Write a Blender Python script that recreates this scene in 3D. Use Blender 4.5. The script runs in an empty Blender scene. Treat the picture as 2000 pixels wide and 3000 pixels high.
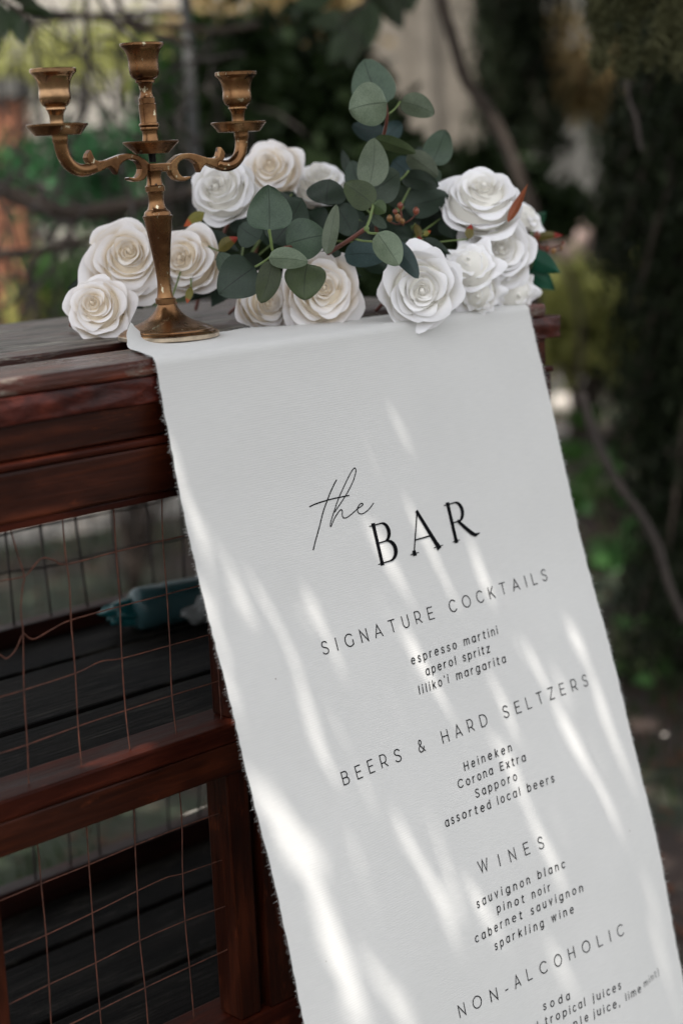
import bpy, bmesh, math, random
import numpy as np
from mathutils import Vector, Matrix, noise
random.seed(7); rng = np.random.default_rng(7)
C = bpy.context.scene.collection
S = bpy.context.scene

# ------------------------------------------------------------------ camera
CAM = Vector((-0.85977, -1.11169, 1.10509))
PITCH, ROLL, YAW, F = 0.203565, -0.045405, 0.764167, 5000.0     # F in pixels of the 2000x3000 photograph
fw = Vector((math.sin(YAW)*math.cos(PITCH), math.cos(YAW)*math.cos(PITCH), -math.sin(PITCH)))
rt0 = Vector((math.cos(YAW), -math.sin(YAW), 0)); up0 = rt0.cross(fw)
RT = math.cos(ROLL)*rt0 + math.sin(ROLL)*up0
UP = -math.sin(ROLL)*rt0 + math.cos(ROLL)*up0
cd = bpy.data.cameras.new('camera'); cam = bpy.data.objects.new('camera', cd); C.objects.link(cam)
m3 = Matrix((RT, UP, -fw)).transposed()
cam.matrix_world = Matrix.Translation(CAM) @ m3.to_4x4()
cd.sensor_fit = 'VERTICAL'; cd.sensor_height = 36; cd.sensor_width = 24; cd.lens = 60
cd.clip_start = 0.05; cd.clip_end = 500
cd.dof.use_dof = True; cd.dof.focus_distance = 1.51; cd.dof.aperture_fstop = 3.0
S.camera = cam
S.render.resolution_x = 682; S.render.resolution_y = 1024

# ------------------------------------------------------------------ light
LD = Vector((0.27, 0.085, -1.0)).normalized()                   # direction the sunlight travels
W = bpy.data.worlds.new('World'); S.world = W; W.use_nodes = True
nt = W.node_tree; nt.nodes.clear()
out = nt.nodes.new('ShaderNodeOutputWorld'); bg = nt.nodes.new('ShaderNodeBackground')
sky = nt.nodes.new('ShaderNodeTexSky'); sky.sky_type = 'NISHITA'; sky.sun_disc = False
sky.sun_elevation = math.asin(-LD.z); sky.sun_rotation = math.atan2(-LD.x, -LD.y)
sky.air_density = 1.0; sky.dust_density = 3.0; sky.ozone_density = 1.0
hs = nt.nodes.new('ShaderNodeHueSaturation'); hs.inputs['Saturation'].default_value = 0.14
nt.links.new(sky.outputs[0], hs.inputs['Color']); nt.links.new(hs.outputs[0], bg.inputs[0])
nt.links.new(bg.outputs[0], out.inputs[0]); bg.inputs[1].default_value = 0.12
sd = bpy.data.lights.new('sun', 'SUN'); sun = bpy.data.objects.new('sun', sd); C.objects.link(sun)
sd.energy = 2.5; sd.angle = math.radians(0.53); sd.color = (1.0, 0.95, 0.88)
sun.rotation_euler = LD.to_track_quat('-Z', 'Y').to_euler()
S.view_settings.view_transform = 'Standard'; S.view_settings.look = 'None'
S.view_settings.exposure = 1.56; S.view_settings.gamma = 1

# ------------------------------------------------------------------ measuring helpers (photograph ray -> real place)
def ray(u, v): return RT*((u-1000)/F) - UP*((v-1500)/F) + fw
def at(u, v, d): return CAM + ray(u, v)*d
def aty(u, v, y):
    r = ray(u, v); return CAM + r*((y-CAM.y)/r.y)
def atz(u, v, z):
    r = ray(u, v); return CAM + r*((z-CAM.z)/r.z)
def px(p):
    q = Vector(p)-CAM; z = q.dot(fw); return 1000+F*q.dot(RT)/z, 1500-F*q.dot(UP)/z, z

# ------------------------------------------------------------------ object helpers
def tag(o, label=None, cat=None, group=None, kind=None):
    if label: o['label'] = label
    if cat: o['category'] = cat
    if group: o['group'] = group
    if kind: o['kind'] = kind
    return o
def empty(name, loc, label, cat, group=None):
    o = bpy.data.objects.new(name, None); C.objects.link(o); o.location = loc; o.empty_display_size = 0.05
    return tag(o, label, cat, group)
def link(name, me, parent=None, mat=None, smooth=True):
    if mat is not None:
        me.materials.clear(); me.materials.append(mat)
    o = bpy.data.objects.new(name, me); C.objects.link(o)
    if parent is not None:
        o.parent = parent; o.matrix_parent_inverse = Matrix.Translation(-parent.location)
    if smooth and len(me.polygons): me.polygons.foreach_set('use_smooth', [True]*len(me.polygons))
    return o
def mesh(name, verts, faces, uvs=None):
    me = bpy.data.meshes.new(name); me.from_pydata([tuple(v) for v in verts], [], faces); me.update()
    if uvs is not None:
        lay = me.uv_layers.new(name='UVMap')
        idx = np.empty(len(me.loops), dtype=np.int32); me.loops.foreach_get('vertex_index', idx)
        lay.data.foreach_set('uv', np.asarray(uvs, dtype=np.float32)[idx].ravel())
    return me
def quads_mesh(name, V):
    """V: (n,4,3) array of quads"""
    n = V.shape[0]; me = bpy.data.meshes.new(name)
    me.vertices.add(4*n); me.vertices.foreach_set('co', V.astype(np.float32).ravel())
    me.loops.add(4*n); me.loops.foreach_set('vertex_index', np.arange(4*n, dtype=np.int32))
    me.polygons.add(n); me.polygons.foreach_set('loop_start', np.arange(0, 4*n, 4, dtype=np.int32))
    me.polygons.foreach_set('loop_total', np.full(n, 4, dtype=np.int32))
    me.update(calc_edges=True); return me
def box(name, x0, x1, y0, y1, z0, z1, mat, parent, bev=0.002, seg=2):
    bm = bmesh.new(); bmesh.ops.create_cube(bm, size=1)
    for v in bm.verts: v.co = Vector(((x0+x1)/2+v.co.x*(x1-x0), (y0+y1)/2+v.co.y*(y1-y0), (z0+z1)/2+v.co.z*(z1-z0)))
    if bev: bmesh.ops.bevel(bm, geom=bm.edges[:], offset=bev, segments=seg, affect='EDGES', profile=0.6)
    me = bpy.data.meshes.new(name); bm.to_mesh(me); bm.free()
    return link(name, me, parent, mat, smooth=False)
def tube(name, pts, rad, mat, parent=None, sides=8, jit=0.0, sub=1, closed=True):
    me = bpy.data.meshes.new(name); V, Fc = tube_geo(pts, rad, sides, jit, sub)
    me.from_pydata(V, [], Fc); me.update(); return link(name, me, parent, mat)
def spline(pts, k=6):
    P = [Vector(p) for p in pts]
    if len(P) < 3: return P
    o = []
    for i in range(len(P)-1):
        p0 = P[max(i-1, 0)]; p1 = P[i]; p2 = P[i+1]; p3 = P[min(i+2, len(P)-1)]
        for j in range(k):
            t = j/k
            o.append(0.5*((2*p1)+(p2-p0)*t+(2*p0-5*p1+4*p2-p3)*t*t+(3*p1-p0-3*p2+p3)*t**3))
    o.append(P[-1]); return o
def tube_geo(pts, rad, sides=8, jit=0.0, sub=1, v0=0):
    P = spline(pts, sub) if sub > 1 else [Vector(p) for p in pts]
    n = len(P); V = []; Fc = []; ref = Vector((0.13, 0.31, 0.94))
    for i, p in enumerate(P):
        t = (P[min(i+1, n-1)]-P[max(i-1, 0)]).normalized()
        a = t.cross(ref)
        if a.length < 0.05: a = t.cross(Vector((1, 0, 0)))
        a.normalize(); b = t.cross(a)
        r = rad(i/(n-1)) if callable(rad) else rad
        r *= 1+jit*random.uniform(-1, 1)
        for k in range(sides):
            an = 2*math.pi*k/sides; V.append(tuple(p+(a*math.cos(an)+b*math.sin(an))*r))
    for i in range(n-1):
        for k in range(sides):
            k2 = (k+1) % sides
            Fc.append((v0+i*sides+k, v0+i*sides+k2, v0+(i+1)*sides+k2, v0+(i+1)*sides+k))
    Fc.append(tuple(v0+k for k in range(sides))[::-1]); Fc.append(tuple(v0+(n-1)*sides+k for k in range(sides)))
    return V, Fc
def lathe(name, prof, centre, mat, parent, seg=64, lean=(0, 0)):
    V = []; Fc = []
    for r, z in prof:
        for k in range(seg):
            a = 2*math.pi*k/seg
            V.append((centre[0]+r*math.cos(a)+lean[0]*z, centre[1]+r*math.sin(a)+lean[1]*z, centre[2]+z))
    n = len(prof)
    for i in range(n-1):
        for k in range(seg):
            k2 = (k+1) % seg; Fc.append((i*seg+k, i*seg+k2, (i+1)*seg+k2, (i+1)*seg+k))
    if prof[0][0] > 1e-5: Fc.append(tuple(range(seg))[::-1])
    if prof[-1][0] > 1e-5: Fc.append(tuple((n-1)*seg+k for k in range(seg)))
    me = mesh(name, V, Fc); o = link(name, me, parent, mat); me.set_sharp_from_angle(angle=math.radians(38)); return o

# ------------------------------------------------------------------ materials
def nmat(name):
    m = bpy.data.materials.new(name); m.use_nodes = True; t = m.node_tree
    b = t.nodes['Principled BSDF']; return m, t, b
def N(t, typ, **kw):
    n = t.nodes.new(typ)
    for k, v in kw.items():
        if k in n.inputs: n.inputs[k].default_value = v
        else: setattr(n, k, v)
    return n
def ramp(t, fac, stops):
    r = t.nodes.new('ShaderNodeValToRGB'); e = r.color_ramp.elements
    while len(e) < len(stops): e.new(0.5)
    for i, (p, c) in enumerate(stops):
        e[i].position = p; e[i].color = (*c, 1) if len(c) == 3 else c
    t.links.new(fac, r.inputs[0]); return r.outputs[0]
def mix(t, fac, a, b, typ='MIX'):
    n = t.nodes.new('ShaderNodeMix'); n.data_type = 'RGBA'; n.blend_type = typ
    for s, v in ((0, fac), (6, a), (7, b)):
        if hasattr(v, 'is_output'): t.links.new(v, n.inputs[s])
        else: n.inputs[s].default_value = v if s == 0 else (*v, 1)
    return n.outputs[2]
def coords(t, scale=(1, 1, 1), kind='Object'):
    c = t.nodes.new('ShaderNodeTexCoord'); m = t.nodes.new('ShaderNodeMapping'); m.inputs['Scale'].default_value = scale
    t.links.new(c.outputs[kind], m.inputs['Vector']); return m.outputs[0]
def noi(t, vec, scale, detail=4, rough=0.55, dist=0.0):
    n = N(t, 'ShaderNodeTexNoise', Scale=scale, Detail=detail, Roughness=rough, Distortion=dist)
    t.links.new(vec, n.inputs['Vector']); return n.outputs[0]
def bump(t, b, h, strength=0.3, dist=0.001):
    n = N(t, 'ShaderNodeBump', Strength=strength, Distance=dist); t.links.new(h, n.inputs['Height']); t.links.new(n.outputs[0], b.inputs['Normal'])
def base(t, b, sock): t.links.new(sock, b.inputs['Base Color'])

def wood(name, dark, light, rough=0.38, weather=0.0, coat=0.25, wlo=0.45, along='x', spec=0.16):
    m, t, b = nmat(name)
    def sc(a, c_): return (a, c_, c_) if along == 'x' else (c_, c_, a)
    n1 = noi(t, coords(t, sc(7, 150)), 1.0, 7, 0.68, 0.5)
    n2 = noi(t, coords(t, sc(5, 26)), 1.3, 5, 0.6, 0.3)
    n3 = noi(t, coords(t, sc(16, 40)), 1.0, 6, 0.75)
    col = ramp(t, n1, [(0.34, [c*0.45 for c in dark]), (0.52, dark), (0.66, light)])
    col = mix(t, 0.5, col, ramp(t, n2, [(0.35, [c*0.6 for c in dark]), (0.52, [(a+c)/2 for a, c in zip(dark, light)]), (0.68, [c*1.9 for c in light])]))
    col = mix(t, ramp(t, n3, [(0.60, (0, 0, 0)), (0.70, (0.6,)*3)]), col, [min(1, light[0]*2.2), light[1]*2.3, light[2]*2.2])
    b.inputs['Specular IOR Level'].default_value = spec
    if weather:
        mask = noi(t, coords(t, (5, 20, 22)), 1.6, 8, 0.75)
        mk = ramp(t, mask, [(wlo, (0, 0, 0)), (wlo+0.10, (1, 1, 1))])
        gn = noi(t, coords(t, (10, 190, 60)), 1.0, 8, 0.72, 0.4)
        grey = ramp(t, gn, [(0.42, (0.008, 0.006, 0.005)), (0.48, (0.065, 0.056, 0.046)), (0.54, (0.15, 0.135, 0.11)), (0.62, (0.34, 0.315, 0.265))])
        mm = t.nodes.new('ShaderNodeMath'); mm.operation = 'MULTIPLY'; mm.inputs[1].default_value = weather
        t.links.new(mk, mm.inputs[0]); col = mix(t, mm.outputs[0], col, grey)
        rr = N(t, 'ShaderNodeMapRange'); rr.inputs['To Min'].default_value = rough; rr.inputs['To Max'].default_value = 0.55
        t.links.new(mm.outputs[0], rr.inputs['Value']); t.links.new(rr.outputs[0], b.inputs['Roughness'])
        bump(t, b, gn, 0.9, 0.002)
    else:
        rr = ramp(t, n2, [(0.3, (rough*0.8,)*3), (0.7, (rough*1.5,)*3)]); t.links.new(rr, b.inputs['Roughness'])
        bump(t, b, n1, 0.5, 0.0009)
    base(t, b, col); b.inputs['Coat Weight'].default_value = coat; b.inputs['Coat Roughness'].default_value = 0.3
    return m
M = {}
M['mahog'] = wood('varnished_mahogany', (0.018, 0.0036, 0.0013), (0.054, 0.0110, 0.0034), coat=0.03)
M['mahog_z'] = wood('varnished_mahogany_upright', (0.018, 0.0036, 0.0013), (0.054, 0.0110, 0.0034), coat=0.03, along='z')
M['mahog_r'] = wood('reddish_mahogany', (0.021, 0.0036, 0.0017), (0.060, 0.0115, 0.0048), 0.40, coat=0.03, spec=0.09)
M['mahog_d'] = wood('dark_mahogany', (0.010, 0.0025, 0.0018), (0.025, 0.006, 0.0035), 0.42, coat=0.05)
M['slab'] = wood('weathered_slab', (0.028, 0.008, 0.005), (0.075, 0.022, 0.012), 0.28, 0.95, 0.1, 0.44, spec=0.3)
M['slabf'] = wood('weathered_slab_edge', (0.040, 0.009, 0.005), (0.105, 0.024, 0.012), 0.24, 0.85, 0.12, 0.53, spec=0.35)
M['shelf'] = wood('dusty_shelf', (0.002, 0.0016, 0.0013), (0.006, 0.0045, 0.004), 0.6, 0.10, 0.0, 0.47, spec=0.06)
def mk_bark():
    m, t, b = nmat('barky_mahogany'); v = coords(t, (30, 70, 70)); n = noi(t, v, 1.0, 6, 0.65, 0.8)
    n2 = noi(t, coords(t, (12, 14, 20)), 2.0, 5, 0.6, 0.5)
    c = ramp(t, n, [(0.3, (0.006, 0.0015, 0.0015)), (0.5, (0.032, 0.007, 0.0055)), (0.68, (0.095, 0.020, 0.012))])
    c = mix(t, 0.35, c, ramp(t, n2, [(0.35, (0.012, 0.004, 0.005)), (0.65, (0.12, 0.024, 0.014))]))
    base(t, b, c); b.inputs['Roughness'].default_value = 0.33; b.inputs['Specular IOR Level'].default_value = 0.18; b.inputs['Coat Weight'].default_value = 0.06; b.inputs['Coat Roughness'].default_value = 0.2
    bump(t, b, n, 0.7, 0.002); return m
M['bark_m'] = mk_bark()
def mk_brass():
    m, t, b = nmat('worn_bronze'); v = coords(t, (1, 1, 1))
    n = noi(t, v, 26, 5, 0.6); c = ramp(t, n, [(0.35, (0.110, 0.050, 0.022)), (0.55, (0.235, 0.122, 0.054)), (0.75, (0.36, 0.235, 0.115))])
    fine = noi(t, coords(t, (1, 1, 0.5)), 260, 4, 0.62); big = noi(t, v, 95, 2, 0.5)
    mm = N(t, 'ShaderNodeMath', operation='MULTIPLY'); t.links.new(fine, mm.inputs[0]); t.links.new(big, mm.inputs[1])
    chip = ramp(t, mm.outputs[0], [(0.380, (0, 0, 0)), (0.395, (0.9,)*3)])
    c = mix(t, chip, c, (0.62, 0.56, 0.40))
    n3 = noi(t, coords(t, (1.3, 1, 0.8)), 60, 5, 0.65); dk = ramp(t, n3, [(0.655, (0, 0, 0)), (0.68, (1, 1, 1))])
    c = mix(t, dk, c, (0.025, 0.020, 0.018)); base(t, b, c)
    b.inputs['Metallic'].default_value = 0.9
    r = ramp(t, noi(t, v, 45, 4, 0.6), [(0.3, (0.17,)*3), (0.7, (0.36,)*3)]); t.links.new(r, b.inputs['Roughness'])
    bump(t, b, noi(t, v, 160, 5, 0.6), 0.18, 0.0005); return m
M['brass'] = mk_brass()
def mk_brass2(name, col, rough):
    m, t, b = nmat(name); v = coords(t)
    base(t, b, ramp(t, noi(t, v, 60, 4, 0.6), [(0.35, [c*0.55 for c in col]), (0.65, col)]))
    b.inputs['Metallic'].default_value = 0.95; b.inputs['Roughness'].default_value = rough; bump(t, b, noi(t, v, 220, 3), 0.15, 0.0004); return m
M['shiny'] = mk_brass2('rubbed_shiny_bronze', (0.50, 0.30, 0.16), 0.17)
M['rim'] = mk_brass2('bare_worn_brass', (0.68, 0.56, 0.42), 0.28)
M['steel'] = mk_brass2('dark_steel', (0.12, 0.12, 0.12), 0.4)
def simple(name, col, rough=0.6, var=0.35, scale=20, metal=0.0, bmp=0.3, spec=0.5):
    m, t, b = nmat(name); v = coords(t); n = noi(t, v, scale, 5, 0.6)
    base(t, b, ramp(t, n, [(0.3, [c*(1-var) for c in col]), (0.7, [min(1, c*(1+var)) for c in col])]))
    b.inputs['Roughness'].default_value = rough; b.inputs['Metallic'].default_value = metal
    b.inputs['Specular IOR Level'].default_value = spec
    if bmp: bump(t, b, n, bmp, 0.3/scale)
    return m
M['rust'] = simple('rusty_wire', (0.080, 0.025, 0.013), 0.75, 0.6, 160)
M['rustd'] = simple('dark_wire', (0.030, 0.022, 0.020), 0.7, 0.4, 100)
M['ink'] = simple('black_ink', (0.0045, 0.0048, 0.006), 0.9, 0.15, 50, bmp=0, spec=0.05)
def mk_cloth():
    m, t, b = nmat('white_cotton')
    c = t.nodes.new('ShaderNodeTexCoord'); mp = t.nodes.new('ShaderNodeMapping'); t.links.new(c.outputs['UV'], mp.inputs[0])
    sx = t.nodes.new('ShaderNodeSeparateXYZ'); t.links.new(mp.outputs[0], sx.inputs[0])
    def wv(o, f):
        a = N(t, 'ShaderNodeMath', operation='MULTIPLY'); t.links.new(sx.outputs[o], a.inputs[0]); a.inputs[1].default_value = f
        s = N(t, 'ShaderNodeMath', operation='SINE'); t.links.new(a.outputs[0], s.inputs[0]); return s.outputs[0]
    mp2 = N(t, 'ShaderNodeMapping'); mp2.inputs['Scale'].default_value = (60, 900, 1); t.links.new(c.outputs['UV'], mp2.inputs[0])
    slub = noi(t, mp2.outputs[0], 1.0, 3, 0.6)
    mp3 = N(t, 'ShaderNodeMapping'); mp3.inputs['Scale'].default_value = (900, 60, 1); t.links.new(c.outputs['UV'], mp3.inputs[0])
    slub2 = noi(t, mp3.outputs[0], 1.0, 3, 0.6)
    big = noi(t, c.outputs['UV'], 9.0, 4, 0.55)
    col = ramp(t, slub, [(0.3, (0.545, 0.542, 0.530)), (0.7, (0.605, 0.600, 0.585))])
    col = mix(t, 0.4, col, ramp(t, big, [(0.3, (0.545, 0.542, 0.53)), (0.7, (0.60, 0.596, 0.582))]))
    sp = N(t, 'ShaderNodeTexVoronoi', Scale=26.0, Randomness=1.0); t.links.new(c.outputs['UV'], sp.inputs['Vector'])
    fl = ramp(t, sp.outputs['Distance'], [(0.010, (1, 1, 1)), (0.026, (0, 0, 0))])
    n9 = noi(t, c.outputs['UV'], 8, 1); m9 = N(t, 'ShaderNodeMath', operation='MULTIPLY'); t.links.new(fl, m9.inputs[0])
    t.links.new(ramp(t, n9, [(0.5, (0, 0, 0)), (0.56, (1, 1, 1))]), m9.inputs[1])
    col = mix(t, m9.outputs[0], col, (0.20, 0.17, 0.14)); base(t, b, col)
    b.inputs['Roughness'].default_value = 0.85; b.inputs['Sheen Weight'].default_value = 0.15
    w1 = wv(1, 2*math.pi/0.0021)
    ad = N(t, 'ShaderNodeMath', operation='MULTIPLY_ADD'); t.links.new(w1, ad.inputs[0]); ad.inputs[1].default_value = 0.55; t.links.new(slub, ad.inputs[2])
    ad2 = N(t, 'ShaderNodeMath', operation='MULTIPLY_ADD'); t.links.new(slub2, ad2.inputs[0]); ad2.inputs[1].default_value = 0.5; t.links.new(ad.outputs[0], ad2.inputs[2])
    bump(t, b, ad2.outputs[0], 0.16, 0.0003); return m
M['cloth'] = mk_cloth()
M['thread'] = simple('white_thread', (0.56, 0.56, 0.55), 0.9, 0.05, 40, bmp=0)
def mk_petal(name, inner, outer):
    m, t, b = nmat(name)
    c = t.nodes.new('ShaderNodeTexCoord'); s = t.nodes.new('ShaderNodeSeparateXYZ'); t.links.new(c.outputs['UV'], s.inputs[0])
    f = ramp(t, s.outputs[1], [(0.15, inner), (0.80, outer), (1.0, [min(1, k*1.02) for k in outer])])
    mp = N(t, 'ShaderNodeMapping'); mp.inputs['Scale'].default_value = (26, 1.5, 1); t.links.new(c.outputs['UV'], mp.inputs[0])
    v = noi(t, mp.outputs[0], 1.0, 4, 0.6)
    base(t, b, mix(t, 0.10, f, ramp(t, v, [(0.3, (0.6, 0.58, 0.55)), (0.7, (0.9, 0.9, 0.9))])))
    b.inputs['Roughness'].default_value = 0.62; b.inputs['Sheen Weight'].default_value = 0.2
    bump(t, b, v, 0.35, 0.0006)
    tr = t.nodes.new('ShaderNodeBsdfTranslucent'); t.links.new(f, tr.inputs[0]); ms = t.nodes.new('ShaderNodeMixShader'); ms.inputs[0].default_value = 0.14
    o = t.nodes['Material Output']; t.links.new(b.outputs[0], ms.inputs[1]); t.links.new(tr.outputs[0], ms.inputs[2]); t.links.new(ms.outputs[0], o.inputs[0]); return m
M['petal_c'] = mk_petal('cream_petal', (0.92, 0.78, 0.55), (0.92, 0.89, 0.89))
M['petal_w'] = mk_petal('white_petal', (0.93, 0.90, 0.80), (0.93, 0.92, 0.945))
def mk_leaf(name, a, b2, veinc=0.75, rough=0.5, tr_=0.12, tip=None):
    m, t, b = nmat(name); c = t.nodes.new('ShaderNodeTexCoord')
    n = noi(t, c.outputs['Object'], 55, 5, 0.6); n2 = noi(t, c.outputs['Object'], 1500, 2, 0.7)
    col = ramp(t, n, [(0.3, a), (0.7, b2)]); col = mix(t, 0.25, col, ramp(t, n2, [(0.35, [k*0.35 for k in a]), (0.65, [min(1, k*1.9) for k in b2])]))
    s = t.nodes.new('ShaderNodeSeparateXYZ'); t.links.new(c.outputs['UV'], s.inputs[0])
    d = N(t, 'ShaderNodeMath', operation='SUBTRACT'); t.links.new(s.outputs[0], d.inputs[0]); d.inputs[1].default_value = 0.5
    ab = N(t, 'ShaderNodeMath', operation='ABSOLUTE'); t.links.new(d.outputs[0], ab.inputs[0])
    mid = ramp(t, ab.outputs[0], [(0.006, (1, 1, 1)), (0.018, (0, 0, 0))])
    # side veins: v - |u| bands
    e = N(t, 'ShaderNodeMath', operation='MULTIPLY_ADD'); t.links.new(ab.outputs[0], e.inputs[0]); e.inputs[1].default_value = -0.9; t.links.new(s.outputs[1], e.inputs[2])
    f = N(t, 'ShaderNodeMath', operation='MULTIPLY'); t.links.new(e.outputs[0], f.inputs[0]); f.inputs[1].default_value = 7.0
    g = N(t, 'ShaderNodeMath', operation='FRACT'); t.links.new(f.outputs[0], g.inputs[0])
    sv = ramp(t, g.outputs[0], [(0.0, (0.45,)*3), (0.07, (0, 0, 0))])
    mx = mix(t, 1.0, mid, sv, 'LIGHTEN'); mk = N(t, 'ShaderNodeMath', operation='MULTIPLY'); t.links.new(mx, mk.inputs[0]); mk.inputs[1].default_value = veinc
    col = mix(t, mk.outputs[0], col, [k*0.25 for k in a])
    if tip is not None:
        nt_ = noi(t, c.outputs['Object'], 90, 3); ad = N(t, 'ShaderNodeMath', operation='MULTIPLY_ADD'); t.links.new(nt_, ad.inputs[0]); ad.inputs[1].default_value = 0.3; t.links.new(s.outputs[1], ad.inputs[2])
        col = mix(t, ramp(t, ad.outputs[0], [(0.80, (0, 0, 0)), (0.92, (1, 1, 1))]), col, tip)
    oi = t.nodes.new('ShaderNodeObjectInfo'); mr = N(t, 'ShaderNodeMapRange'); mr.inputs['To Min'].default_value = 0.68; mr.inputs['To Max'].default_value = 1.40
    t.links.new(oi.outputs['Random'], mr.inputs['Value']); hv = t.nodes.new('ShaderNodeHueSaturation'); t.links.new(mr.outputs[0], hv.inputs['Value']); t.links.new(col, hv.inputs['Color']); col = hv.outputs[0]
    mh = N(t, 'ShaderNodeMapRange'); mh.inputs['From Min'].default_value = 0; mh.inputs['From Max'].default_value = 1; mh.inputs['To Min'].default_value = 0.485; mh.inputs['To Max'].default_value = 0.515
    t.links.new(oi.outputs['Random'], mh.inputs['Value']); t.links.new(mh.outputs[0], hv.inputs['Hue'])
    base(t, b, col); b.inputs['Roughness'].default_value = rough; bump(t, b, n2, 0.15, 0.0004)
    b.inputs['Specular IOR Level'].default_value = 0.35
    tr = t.nodes.new('ShaderNodeBsdfTranslucent'); t.links.new(col, tr.inputs[0]); ms = t.nodes.new('ShaderNodeMixShader'); ms.inputs[0].default_value = tr_
    o = t.nodes['Material Output']; t.links.new(b.outputs[0], ms.inputs[1]); t.links.new(tr.outputs[0], ms.inputs[2]); t.links.new(ms.outputs[0], o.inputs[0]); return m
M['euc_l'] = mk_leaf('eucalyptus_light', (0.072, 0.096, 0.060), (0.135, 0.165, 0.112))
M['euc_m'] = mk_leaf('eucalyptus_mid', (0.036, 0.058, 0.038), (0.064, 0.094, 0.062))
M['euc_d'] = mk_leaf('eucalyptus_dark', (0.015, 0.027, 0.018), (0.032, 0.050, 0.034))
M['euc_o'] = mk_leaf('eucalyptus_olive', (0.028, 0.044, 0.016), (0.054, 0.078, 0.030))
M['euc_t'] = mk_leaf('eucalyptus_teal', (0.020, 0.040, 0.040), (0.040, 0.068, 0.066))
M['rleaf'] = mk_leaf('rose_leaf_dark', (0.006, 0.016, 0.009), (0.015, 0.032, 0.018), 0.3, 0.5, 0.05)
M['rleaf_e'] = mk_leaf('rose_leaf_emerald', (0.005, 0.045, 0.022), (0.01, 0.08, 0.04), 0.3, 0.5, 0.05)
M['rleaf_o'] = mk_leaf('rose_leaf_olive_red', (0.09, 0.085, 0.016), (0.16, 0.13, 0.03), 0.3, 0.5, 0.1, (0.30, 0.035, 0.015))
M['orleaf'] = mk_leaf('orange_leaf', (0.19, 0.045, 0.015), (0.28, 0.085, 0.025), 0.3, 0.5, 0.1)
M['gstem'] = simple('green_stem', (0.12, 0.17, 0.05), 0.5, 0.2, 80)
M['rstem'] = simple('red_stem', (0.14, 0.045, 0.03), 0.5, 0.3, 120)
M['berry'] = simple('orange_berry', (0.19, 0.050, 0.025), 0.3, 0.4, 90)
M['berry_y'] = simple('ochre_berry', (0.24, 0.12, 0.04), 0.35, 0.35, 90)
M['trunk'] = simple('dark_bark', (0.040, 0.028, 0.020), 0.9, 0.5, 9)
M['twig'] = simple('brown_twig', (0.040, 0.030, 0.025), 0.85, 0.4, 14)
def foliage_mat(name, a, b2, tr_=0.3, rough=0.6):
    m, t, b = nmat(name); v = coords(t); n = noi(t, v, 3.0, 3, 0.6); n2 = noi(t, v, 17, 2, 0.6)
    c = mix(t, 0.5, ramp(t, n, [(0.3, a), (0.7, b2)]), ramp(t, n2, [(0.3, a), (0.7, b2)])); base(t, b, c)
    b.inputs['Roughness'].default_value = rough; b.inputs['Specular IOR Level'].default_value = 0.12
    tr = t.nodes.new('ShaderNodeBsdfTranslucent'); t.links.new(c, tr.inputs[0]); ms = t.nodes.new('ShaderNodeMixShader'); ms.inputs[0].default_value = tr_
    o = t.nodes['Material Output']; t.links.new(b.outputs[0], ms.inputs[1]); t.links.new(tr.outputs[0], ms.inputs[2]); t.links.new(ms.outputs[0], o.inputs[0]); return m
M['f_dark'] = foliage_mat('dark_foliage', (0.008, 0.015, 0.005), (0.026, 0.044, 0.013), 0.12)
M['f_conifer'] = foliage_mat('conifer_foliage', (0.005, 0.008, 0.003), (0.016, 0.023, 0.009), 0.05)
M['f_mid'] = foliage_mat('mid_foliage', (0.020, 0.055, 0.014), (0.055, 0.12, 0.03), 0.3)
M['f_green'] = foliage_mat('fresh_foliage', (0.035, 0.12, 0.045), (0.08, 0.21, 0.09), 0.35)
M['f_yellow'] = foliage_mat('yellow_green_foliage', (0.17, 0.18, 0.05), (0.36, 0.36, 0.12), 0.4)
M['f_dry'] = foliage_mat('dry_foliage', (0.16, 0.11, 0.05), (0.33, 0.25, 0.12), 0.35)
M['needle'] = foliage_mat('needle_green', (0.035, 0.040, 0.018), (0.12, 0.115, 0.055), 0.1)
M['f_canopy'] = foliage_mat('canopy_foliage', (0.07, 0.09, 0.045), (0.13, 0.16, 0.09), 0.22)
def mk_ground():
    m, t, b = nmat('garden_soil'); v = coords(t)
    n = noi(t, v, 0.9, 6, 0.65); n2 = noi(t, v, 14, 6, 0.7); n3 = noi(t, v, 60, 4, 0.7)
    soil = ramp(t, n2, [(0.3, (0.008, 0.005, 0.003)), (0.55, (0.024, 0.012, 0.008)), (0.8, (0.050, 0.027, 0.017))])
    grass = ramp(t, n3, [(0.3, (0.004, 0.008, 0.002)), (0.7, (0.014, 0.024, 0.006))])
    base(t, b, mix(t, ramp(t, n, [(0.46, (0, 0, 0)), (0.54, (1, 1, 1))]), soil, grass))
    b.inputs['Roughness'].default_value = 0.95; bump(t, b, n2, 0.8, 0.03); return m
M['ground'] = mk_ground()
M['path'] = simple('pale_gravel', (0.13, 0.122, 0.11), 0.9, 0.35, 22)
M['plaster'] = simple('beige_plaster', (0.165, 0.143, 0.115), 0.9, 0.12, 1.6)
M['plaster_lit'] = simple('sunlit_plaster', (0.38, 0.35, 0.30), 0.9, 0.12, 1.6)  # same house plaster for the left wall, sunlit brightness put into its colour
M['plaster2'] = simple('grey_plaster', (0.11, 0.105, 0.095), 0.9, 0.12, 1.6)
M['terra'] = simple('terracotta_render', (0.36, 0.14, 0.075), 0.85, 0.2, 5)
M['stone'] = simple('pale_stone', (0.42, 0.38, 0.34), 0.85, 0.2, 12)
M['pink'] = simple('pinkish_stone', (0.75, 0.55, 0.49), 0.8, 0.12, 6)
M['post'] = simple('grey_painted_post', (0.045, 0.045, 0.043), 0.7, 0.3, 12)
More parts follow.
